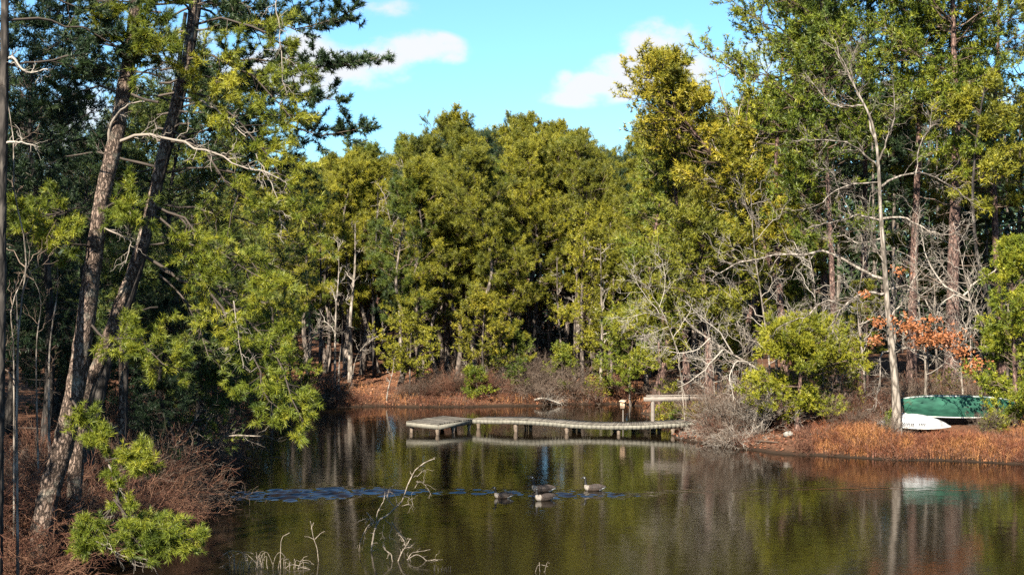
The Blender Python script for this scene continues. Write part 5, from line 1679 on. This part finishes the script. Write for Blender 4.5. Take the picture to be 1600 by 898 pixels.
def build_birdhouse():
    D = 69.2
    X = (973.5 - CX) / F * D
    root = empty('birdhouse', (X, D, 0), 0, 'small weathered wooden birdhouse on a thin pole behind the dock', 'birdhouse')
    ax = np.array([[math.cos(.5), -math.sin(.5), 0], [math.sin(.5), math.cos(.5), 0], [0, 0, 1]])
    g = Geo(); tubes(g, np.array([[0, 0, z] for z in np.linspace(-.9, 1.0, 5)])[None], np.full((1, 5), .028), 8, tone=.6); g.build('pole', M['railwood'], root)
    zc = 1.13
    g = Geo(); box(g, (0, 0, zc), (.22, .22, .34), ax, tone=.95); hb = g.build('box', M['bird'], root, smooth=False)
    g = Geo(); ax2 = ax @ np.array([[1, 0, 0], [0, math.cos(.25), math.sin(.25)], [0, -math.sin(.25), math.cos(.25)]])
    box(g, (0, -.02, zc + .205), (.29, .34, .03), ax2, tone=1); g.build('roof', M['bird'], root, smooth=False)
    g = Geo()
    f = -ax[1]
    c = f * .112 + [0, 0, zc + .04]
    ring = [c + ax[0] * .035 * math.cos(a) + np.array([0, 0, 1]) * .035 * math.sin(a) for a in np.linspace(0, 6.283, 12, False)]
    g.add([c] + ring, tris=[(0, 1 + i, 1 + (i + 1) % 12) for i in range(12)]); g.build('hole_shade_disc', M['black'], root)  # flat black disc: the dark inside the hole is put into its colour
    g = Geo(); box(g, (0, 0, zc - .19), (.1, .1, .05), ax, tone=.4); g.build('bracket', M['railwood'], root, smooth=False)
    g = Geo(); box(g, f * .125 + np.array([0, 0, zc - .05]), (.16, .02, .03), ax, tone=.3); g.build('perch', M['pile'], root, smooth=False)


M['bird'] = wood('honey_coloured_board', (.42, .25, .15), (.72, .5, .34), 10)
M['black'] = plain_mat('black_hole_shade', (.01, .008, .006))
build_birdhouse()

# ------------------------------------------------------------------ boats
def hull_mesh(g, L, beam, depth, n=40, m=15, rocker=.08, point=.75, transom=0.0, taper=0.0):
    """upside-down hull along x: keel up. returns nothing; z=0 at the gunwale"""
    s = np.linspace(-1, 1, n)
    w = beam / 2 * np.maximum(1 - np.abs(s) ** (2.4), 0) ** point
    if transom:
        w = np.where(s > 0, beam / 2 * (1 - (1 - transom) * s ** 2), w)
    k = depth * (1 - .30 * np.abs(s) ** 4)
    if taper: k = depth * np.maximum(1 - np.abs(s) ** 1.7, .04) ** taper
    a = np.linspace(0, math.pi, m)
    V = []
    for i in range(n):
        c = np.sign(np.cos(a)) * np.abs(np.cos(a)) ** .75 * w[i]
        z = np.abs(np.sin(a)) ** .62 * k[i] - rocker * abs(s[i]) ** 3 * 0 + .10 * depth * (1 - abs(s[i]) ** 2) * np.sin(a) ** 6
        V.append(np.stack([np.full(m, s[i] * L / 2), c, z], 1))
    V = np.array(V).reshape(-1, 3)
    q = [(i * m + j, i * m + j + 1, (i + 1) * m + j + 1, (i + 1) * m + j) for i in range(n - 1) for j in range(m - 1)]
    g.add(V, quads=q)
    return s, w, k


M['greenhull'] = plain_mat('scuffed_green_paint', (.008, .045, .03), (.03, .125, .078), 2.2, .8, (1, 1, 3), bump=.1, spec=.2, detail=8, lo=.3, hi=.7)
M['whitehull'] = plain_mat('dirty_white_paint', (.26, .25, .245), (.56, .55, .54), 5, .5, bump=.05, spec=.5, lo=.3, hi=.55)
M['trim'] = plain_mat('pale_metal_trim', (.55, .53, .48), (.75, .73, .68), 8, .4, bump=.05)
M['keel'] = plain_mat('grey_keel_scuffs', (.10, .12, .11), (.42, .44, .42), 6, .6, lo=.4, hi=.55)
M['letter'] = plain_mat('dark_lettering', (.03, .035, .05))


def boat(label, px, D, z, L, beam, depth, rz, roll, hull, keel=True, pitch=0.0, name='canoe', letters=False, pts=.7, taper=0.0):
    X = (px - CX) / F * D
    root = empty(name, (X, D, z), 0, label, 'boat')
    root.rotation_euler = (roll, pitch, rz)
    g = Geo(); s, w, k = hull_mesh(g, L, beam, depth, point=pts, taper=taper)
    g.build('hull', M[hull], root)
    for sd in (-1, 1):
        g = Geo()
        P = np.stack([s * L / 2, sd * (w + .01), np.full(len(s), .0)], 1)
        tubes(g, P[None], np.full((1, len(s)), .024), 6); g.build('gunwale', M['trim'], root)
    if keel:
        g = Geo()
        i = slice(3, -3)
        P = np.stack([s[i] * L / 2, 0 * s[i], k[i] * 1.0 + .10 * depth * (1 - s[i] ** 2) + .01], 1)
        tubes(g, P[None], np.full((1, len(P)), .035), 6); g.build('keel_strip', M['keel'], root)
    if letters:
        # two faint dark words, too worn to read, along the side
        g = Geo()
        rg = np.random.default_rng(8)
        for x0, cnt in ((-.6, 7), (.1, 4)):
            for c in range(cnt):
                x = x0 + c * .075
                tt = (x / (L / 2))
                for sgm in range(2):
                    cz = .17 + .035 * sgm
                    wx = beam / 2 * max(1 - abs(tt) ** 2.4, 0) ** pts
                    kx = depth * max(1 - abs(tt) ** 1.7, .04) ** taper
                    sa = min(cz / kx, .98) ** (1 / .62)
                    yy = -math.sqrt(1 - sa * sa) ** .75 * wx - .008
                    box(g, (x + (.018 if sgm else 0), yy, cz), (.016 if sgm == 0 else .036, .03, .09 if sgm == 0 else .018), None)
        g.build('lettering', M['letter'], root, smooth=False)
    return root


zc = gz((1480 - CX) / F * 60.6, 60.6)
boat('overturned green canoe with a scuffed grey keel behind the bare grey tree', 1492, 60.8, 1.56, 5.3, 1.08, .66, math.radians(-3), math.radians(24), 'greenhull', pitch=math.radians(.6))
boat('second overturned green canoe, cut by the right edge behind the bushes', 1626, 61.6, 1.46, 4.6, .95, .55, math.radians(4), math.radians(24), 'greenhull')
boat('small white upturned boat with dark lettering under the green canoe', 1428, 59.5, 1.10, 3.1, .9, .42, math.radians(-2), math.radians(14), 'whitehull', keel=False, name='rowing_boat', letters=True, pitch=math.radians(2.5), pts=1.15, taper=.8)
# low timber rack the green canoe lies on
rgx = np.random.default_rng(9)
rack = empty('boat_rack', ((1500 - CX) / F * 60.9, 60.9, gz((1500 - CX) / F * 60.9, 60.9)), 0, 'low dark timber rack under the green canoe', 'rack')
for x in (-1.2, 1.3):
    g = Geo(); box(g, (x, 0, .50), (.1, 1.0, .1)); g.build('bearer', M['pile'], rack, smooth=False)
    for y in (-.4, .4):
        g = Geo(); box(g, (x, y, .2), (.1, .1, .5)); g.build('leg', M['pile'], rack, smooth=False)

# stones and a bench-like slab on the point
def rock(px, D, s, label, mat, seed, name='boulder'):
    rg = np.random.default_rng(seed)
    X = (px - CX) / F * D
    th = np.linspace(0, math.pi, 9)[:, None]; ph = np.linspace(0, 2 * math.pi, 14, endpoint=False)[None]
    r = 1 + .18 * np.sin(2 * ph + seed) * np.sin(th) + .14 * np.sin(3 * ph + 2 * th + seed) * np.sin(th) + rg.normal(0, .04, (9, 14)) * np.sin(th)
    V = np.stack([r * np.sin(th) * np.cos(ph) * s[0], r * np.sin(th) * np.sin(ph) * s[1], r * np.cos(th) * s[2] + 0 * ph], -1).reshape(-1, 3)
    q = [(i * 14 + j, (i + 1) * 14 + j, (i + 1) * 14 + (j + 1) % 14, i * 14 + (j + 1) % 14) for i in range(8) for j in range(14)]
    g = Geo(); g.add(V, quads=q)
    o = g.build(name, M[mat]); o.location = (X, D, gz(X, D) + s[2] * .55)
    return tag(o, label, 'rock')


M['stone'] = plain_mat('pale_grey_stone', (.18, .165, .14), (.40, .37, .32), 7, .9, bump=.5)
rock(1321, 62.8, (.2, .17, .12), 'pale rounded boulder right of the bushy pine', 'stone', 3)
rock(1334, 62.4, (.16, .15, .2), 'small pale upright stone beside the rounded boulder', 'stone', 5)
rock(1232, 60.2, (.2, .2, .14), 'small grey stone under the bushy pine', 'stone', 7)
rock(1268, 59.8, (.07, .06, .05), 'smallest pale stone at the foot of the bushy pine', 'stone', 8)


def log(name, label, pts, r, mat, seed, k2=0, cat='log', **kw):
    rg = np.random.default_rng(seed)
    pts = [np.array(p, float) for p in pts]
    o = pts[0].copy()
    g = Geo()
    P = resample([p - o for p in pts], 14)
    tubes(g, P[None], (np.linspace(1, .5, 14) * r)[None], 8, rough=.06, rng=rg, tone=.6)
    if k2:
        bough(rg, g, None, [p - o for p in pts], r * .4, k2=k2, bare=True, **kw)
    ob = g.build(name, M[mat]); ob.location = tuple(o)
    return tag(ob, label, cat)


def GP(px, D, dz=0.0):
    X = (px - CX) / F * D
    return (X, D, max(gz(X, D), -.02) + dz)


log('fallen_log', 'grey fallen log lying on the point left of canoe', [GP(1325, 61.5, .12), GP(1345, 61.8, .16), GP(1368, 62.0, .14)], .11, 'palebark', 1)
log('fallen_log', 'long pale log lying at the edge of the orange point', [GP(1175, 61.0, .02), GP(1200, 59.8, .08), GP(1216, 59.2, .06)], .05, 'twig', 2)
log('fallen_branch', 'heap-like dead branch lying on the far waterline behind walkway', [GP(835, 82.6, .05), GP(850, 82.3, .4), GP(875, 82.3, .15)], .07, 'paletwig', 3, k2=18, cat='branch', k3=4, l2=.4, l3=.5)
log('fallen_branch', 'pale dead branch sticking out of the left thicket over water', [GP(250, 46, .5), (-9.9, 45.8, 1.75), (-9.2, 45.5, 2.1), (-7.9, 45, 2.15)], .035, 'palebark', 6, k2=14, cat='branch', k3=4, l2=.35, l3=.3)
log('fallen_branch', 'upright dead branch fanning out of the left thicket', [GP(235, 45, .5), (-10.6, 45, 2.0), (-9.9, 45, 3.0)], .03, 'palebark', 7, k2=14, cat='branch', k3=4, l2=.45, l3=.3)

# ------------------------------------------------------------------ snags standing in the shallow water
def snag(label, D, polys, seed, name='dead_branch', mat='deadwood', cat='branch', extra=True):
    rg = np.random.default_rng(seed)
    x0, y0 = polys[0][0][0]
    X = (x0 - CX) / F * D
    o = np.array([X, D, 0.0])
    root = empty(name, tuple(o), 0, label, cat)
    for k, (pts, r, dd) in enumerate(polys):
        g = Geo()
        Pp = [W(x, y, D + dd * j / max(len(pts) - 1, 1)) - o for j, (x, y) in enumerate(pts)]
        if k == 0 or pts[0][1] > 880: Pp[0][2] = -.5
        n = 18
        P = resample(Pp, n) + rg.normal(0, .006, (n, 3)) * np.linspace(0, 1, n)[:, None]
        R = (np.linspace(1, .5, n) * r) * (1 + .12 * rg.normal(size=n))
        tubes(g, P[None], np.maximum(R * .95, .005)[None], 6, tone=.6, rough=.08, rng=rg)
        if extra and r > .006 and len(pts) > 2:
            i2, t2, o2, d2 = sprout(rg, P[None], 5, .3, 1, 55, 20, 1)
            L2 = rg.uniform(.06, .3, len(i2))
            P2 = curve_paths(rg, o2, d2, L2, 6, rg.uniform(-.5, .3), .09)
            tubes(g, P2, np.linspace(1, .5, 6)[None] * np.full((len(i2), 1), max(r * .35, .004)), 5)
        g.build('stem' if k == 0 else 'side_branch', M[mat], root)
    return root


snag('pale dead branch standing forked and curling out of the near water', 37, [
    ([(578, 872), (581, 850), (586, 825), (588, 818)], .022, 0), ([(579, 866), (582, 848), (586, 825), (590, 818)], .02, 0),
    ([(586, 826), (592, 812), (606, 804), (618, 792), (628, 783), (634, 765), (643, 745), (651, 732), (665, 722), (679, 717)], .026, .5),
    ([(620, 790), (618, 775), (610, 768), (606, 772), (612, 788)], .011, -.3), ([(615, 790), (605, 778), (610, 762), (620, 756), (622, 752)], .012, -.2),
    ([(590, 818), (575, 810), (560, 814)], .012, -.3), ([(588, 816), (590, 800), (600, 780), (601, 760)], .013, .3),
    ([(586, 816), (576, 820), (566, 838), (562, 852), (564, 866), (572, 868)], .013, -.2), ([(584, 815), (572, 830), (568, 850)], .010, .2),
    ([(600, 818), (598, 835), (602, 842)], .010, .1), ([(602, 812), (612, 822), (608, 838), (616, 842)], .011, .3),
    ([(612, 815), (622, 830), (632, 840), (632, 852)], .013, .3), ([(628, 790), (640, 788), (646, 798)], .009, .2), ([(632, 775), (640, 778), (646, 788)], .009, .2),
    ([(650, 752), (660, 754), (668, 762), (674, 774)], .009, .2), ([(648, 762), (655, 752), (664, 754)], .008, .2), ([(652, 744), (660, 736), (666, 734)], .009, -.2),
    ([(573, 800), (578, 806), (584, 812)], .016, 0)], 701)
snag('dark low dead branch with pale broken tips beside the curling snag', 35.5, [
    ([(616, 884), (612, 868), (606, 862), (600, 856)], .02, 0), ([(622, 876), (628, 862), (636, 850), (640, 842), (643, 842)], .018, 0),
    ([(634, 855), (630, 842), (622, 834)], .012, .2), ([(632, 856), (640, 854), (644, 852)], .010, 0),
    ([(630, 884), (640, 868), (650, 862), (672, 858)], .013, .2), ([(636, 874), (650, 866), (660, 870), (668, 876), (682, 874), (697, 882)], .014, .2), ([(640, 872), (644, 880), (650, 884)], .010, .1),
    ([(612, 886), (630, 884), (650, 886)], .016, 0), ([(602, 858), (598, 852)], .02, 0)], 702)
snag('thin forked pale stick standing in water left of the curling snag', 35.5, [
    ([(500, 880), (496, 860), (490, 840), (485, 814)], .014, 0), ([(492, 842), (500, 834), (508, 829)], .010, .1), ([(490, 842), (482, 838), (476, 838)], .007, 0), ([(486, 826), (490, 816), (489, 820)], .007, 0)], 703, extra=False)
snag('bent thin stick rising from the debris at the bottom edge', 34.6, [
    ([(440, 884), (438, 864), (440, 842), (444, 836), (453, 832)], .013, 0)], 704, extra=False)
snag('pale twig with dry flower-like tips at the bottom edge', 34.2, [
    ([(832, 892), (838, 888), (846, 882), (856, 884)], .008, 0), ([(845, 884), (843, 878)], .010, 0), ([(846, 884), (854, 880), (858, 880)], .008, 0), ([(846, 885), (850, 892)], .008, 0)], 705, extra=False)
rg5 = np.random.default_rng(77)
polys = []
for k in range(46):
    x = rg5.choice([372, 398, 404, 432, 452, 470]) + rg5.normal(0, 7)
    h = rg5.uniform(4, 26) * (1.1 if x < 440 else .7)
    y = 892 + rg5.uniform(-10, 6)
    lean = rg5.normal(0, 13)
    polys.append(([(x, y + 4), (x + lean * .4, y - h * .6), (x + lean, y - h), (x + lean * rg5.uniform(1, 2.4), y - h * rg5.uniform(.3, .95))], rg5.uniform(.004, .012), rg5.uniform(-.4, .4)))
polys += [([(430, 882), (450, 884), (478, 885)], .014, .1), ([(398, 888), (402, 872), (400, 862)], .013, 0), ([(455, 884), (470, 876), (480, 868)], .009, 0)]
snag('clump of dead curled stems breaking the water at the bottom left', 34.6, polys, 706, name='dead_stem_clump', cat='dead plant', extra=False)
polys = []
for k in range(10):
    x = rg5.uniform(676, 704); y = 890
    polys.append(([(x, y + 4), (x + rg5.uniform(-6, 6), y - rg5.uniform(3, 10))], .014, rg5.uniform(-.2, .2)))
snag('small dark stubs in the water right of the snags', 34.3, polys, 707, name='dead_stem_clump', mat='darkbark', cat='dead plant', extra=False)

# ------------------------------------------------------------------ geese
M['gblack'] = plain_mat('black_feathers', (.012, .011, .011), (.03, .028, .026), 30, .6)
M['gbrown'] = plain_mat('barred_brown_feathers', (.026, .018, .014), (.08, .054, .039), 22, .75, (1, .4, 1.4), bump=.4)
M['gwing'] = plain_mat('dark_brown_wing_feathers', (.02, .015, .012), (.065, .045, .034), 18, .75, (2.2, .5, .5), bump=.5)
M['gpale'] = plain_mat('pale_breast_feathers', (.17, .14, .115), (.32, .28, .235), 20, .8)
M['gwhite'] = plain_mat('white_feathers', (.45, .44, .41), (.6, .59, .56), 20, .7)


def goose(label, px, D, rz, neck=1.0, size=1.0, headturn=0.0, first=False):
    X = (px - CX) / F * D
    root = empty('goose', (X, D, 0), rz, label, 'goose', 'geese swimming together')
    root.scale = (size,) * 3
    # one continuous surface from tail to bill base; x forward. columns: x, z, half width, half height
    nk = neck
    st = [(-.46, .135, .012, .008), (-.42, .13, .045, .02), (-.34, .11, .085, .055), (-.24, .09, .125, .095), (-.10, .08, .155, .125), (.05, .08, .16, .135),
          (.17, .085, .145, .13), (.245, .105, .115, .115), (.285, .15, .078, .085), (.30, .20, .055, .058), (.305, .255 * (1 if nk > .8 else .9), .05, .052),
          (.305 + .01 * nk, .20 + .12 * nk, .044, .044), (.31, .20 + .20 * nk, .041, .041), (.325, .20 + .255 * nk, .045, .044), (.352, .20 + .285 * nk, .05, .05), (.39, .20 + .285 * nk, .046, .043),
          (.42, .20 + .272 * nk, .034, .03), (.44, .20 + .265 * nk, .019, .017), (.475, .20 + .258 * nk, .015, .009), (.50, .20 + .253 * nk, .009, .005)]
    pr = resample([(a, b, 0) for a, b, _, _ in st], 60)
    tt = np.linspace(0, 1, 60)
    seg = np.concatenate([[0], np.cumsum(np.hypot(np.diff([s[0] for s in st]), np.diff([s[1] for s in st])))]); seg /= seg[-1]
    wv = np.interp(tt, seg, [s[2] for s in st]); hv = np.interp(tt, seg, [s[3] for s in st])
    T = norm(np.gradient(pr, axis=0))
    m = 16
    V = []
    for i in range(60):
        t = T[i]
        nrm = np.array([-t[1], t[0], 0])           # in the x-z plane (stored as x,y)
        for j in range(m):
            a = j * 2 * math.pi / m
            q = pr[i][:2] + nrm[:2] * math.sin(a) * hv[i]
            V.append((q[0], math.cos(a) * wv[i], q[1]))
    V = np.array(V)
    if headturn:
        k = V[:, 2] > .26
        k2 = np.clip((V[:, 2] - .26) / .08, 0, 1) * headturn
        cx = .31
        x = V[:, 0] - cx; y = V[:, 1]
        V[:, 0] = cx + x * np.cos(k2) - y * np.sin(k2); V[:, 1] = x * np.sin(k2) + y * np.cos(k2)
    g = Geo()
    ib = int(np.searchsorted(seg[[0]], 0))
    zone = {}
    qs = {0: [], 1: [], 2: [], 3: []}
    for i in range(59):
        for j in range(m):
            a = (j + .5) * 2 * math.pi / m
            f = tt[i]
            low = math.sin(a) < -.1
            x = pr[i][0]; z = pr[i][1]
            if f >= seg[9] + .01: c = 0
            elif x < -.30 and z < .2 and f < .3: c = 3 if low else 0
            elif x > .19: c = 2
            elif x < -.2: c = 3 if math.sin(a) < -.35 else 1
            else: c = 1
            qs[c].append((i * m + j, i * m + (j + 1) % m, (i + 1) * m + (j + 1) % m, (i + 1) * m + j))
    g.add(V, quads=qs[0], mat=0)
    base = 0
    for c in (1, 2, 3):
        if qs[c]:
            g.q.append(np.asarray(qs[c], np.int32)); g.qm.append(np.full(len(qs[c]), c, np.int32))
    g.add([V[:m].mean(0)], tris=None)
    g.build('body', [M['gblack'], M['gbrown'], M['gpale'], M['gwhite']], root)
    for sd in (-1, 1):
        # folded wing lying along the flank, its tips crossing over the rump
        g = Geo()
        n, mm = 18, 7
        W_ = []
        for i in range(n):
            s = i / (n - 1)
            x = .15 - .60 * s
            hh = .085 * math.sin(math.pi * min(.08 + s * .92, 1)) ** .6 * (1 - .35 * s) + .006
            zc = .165 + .018 * math.sin(s * 3) - .015 * s
            for j in range(mm):
                b = -1 + 2 * j / (mm - 1)
                bodyw = np.interp(x, [-.46, -.34, -.24, -.1, .05, .17], [.02, .085, .125, .155, .16, .145])
                zrel = (zc + b * hh - .085) / .14
                y = bodyw * math.sqrt(max(1 - min(zrel, .97) ** 2, .03)) + .014 * (1 - b * b) + .006
                W_.append((x, sd * max(y, .012), zc + b * hh))
        q = [(i * mm + j, i * mm + j + 1, (i + 1) * mm + j + 1, (i + 1) * mm + j) for i in range(n - 1) for j in range(mm - 1)]
        g.add(W_, quads=q); w = g.build('wing', M['gwing'], root)
    if True:
        # white chin patch wraps the cheek
        hz = .20 + .285 * nk
        for sd in (-1, 1):
            g = Geo()
            pts = []
            for i in range(5):
                for j in range(5):
                    u, v = -1 + i / 2, -1 + j / 2
                    x = .35 + u * .016 - .006 * v; z = hz - .012 + v * .022
                    rel = (z - hz) / .05
                    y = .05 * math.sqrt(max(1 - rel * rel, .05)) * (1 - .12 * u * u) + .003
                    pts.append([x, sd * y, z])
            pts = np.array(pts)
            if headturn:
                x = pts[:, 0] - .31; y = pts[:, 1].copy()
                pts[:, 0] = .31 + x * math.cos(headturn) - y * math.sin(headturn); pts[:, 1] = x * math.sin(headturn) + y * math.cos(headturn)
            g.add(pts, quads=[(i * 5 + j, i * 5 + j + 1, (i + 1) * 5 + j + 1, (i + 1) * 5 + j) for i in range(4) for j in range(4)])
            g.build('cheek_patch', M['gwhite'], root)
            g = Geo()
            e = np.array([.385, sd * .044, hz + .012])
            if headturn:
                x, y = e[0] - .31, e[1]; e = np.array([.31 + x * math.cos(headturn) - y * math.sin(headturn), x * math.sin(headturn) + y * math.cos(headturn), e[2]])
            tubes(g, (e + np.array([[0, -.004, 0], [0, 0, 0], [0, .004, 0]]))[None], np.array([[.002, .006, .002]]), 8)
            g.build('eye', M['gblack'], root)
    return root


goose('leftmost goose with a low dark back swimming left', 786, 46.2, math.radians(176), .78, .80, .0)
goose('goose with the most upright neck, at the back of the group', 848, 47.6, math.radians(183), 1.0, 1.02, .15)
goose('rightmost goose with reddish brown back, apart from the others', 928, 47.9, math.radians(178), .98, .92, 0)
goose('nearest goose with a bright pale breast, turned partly towards the camera', 851, 45.7, math.radians(205), .78, .92, .35)
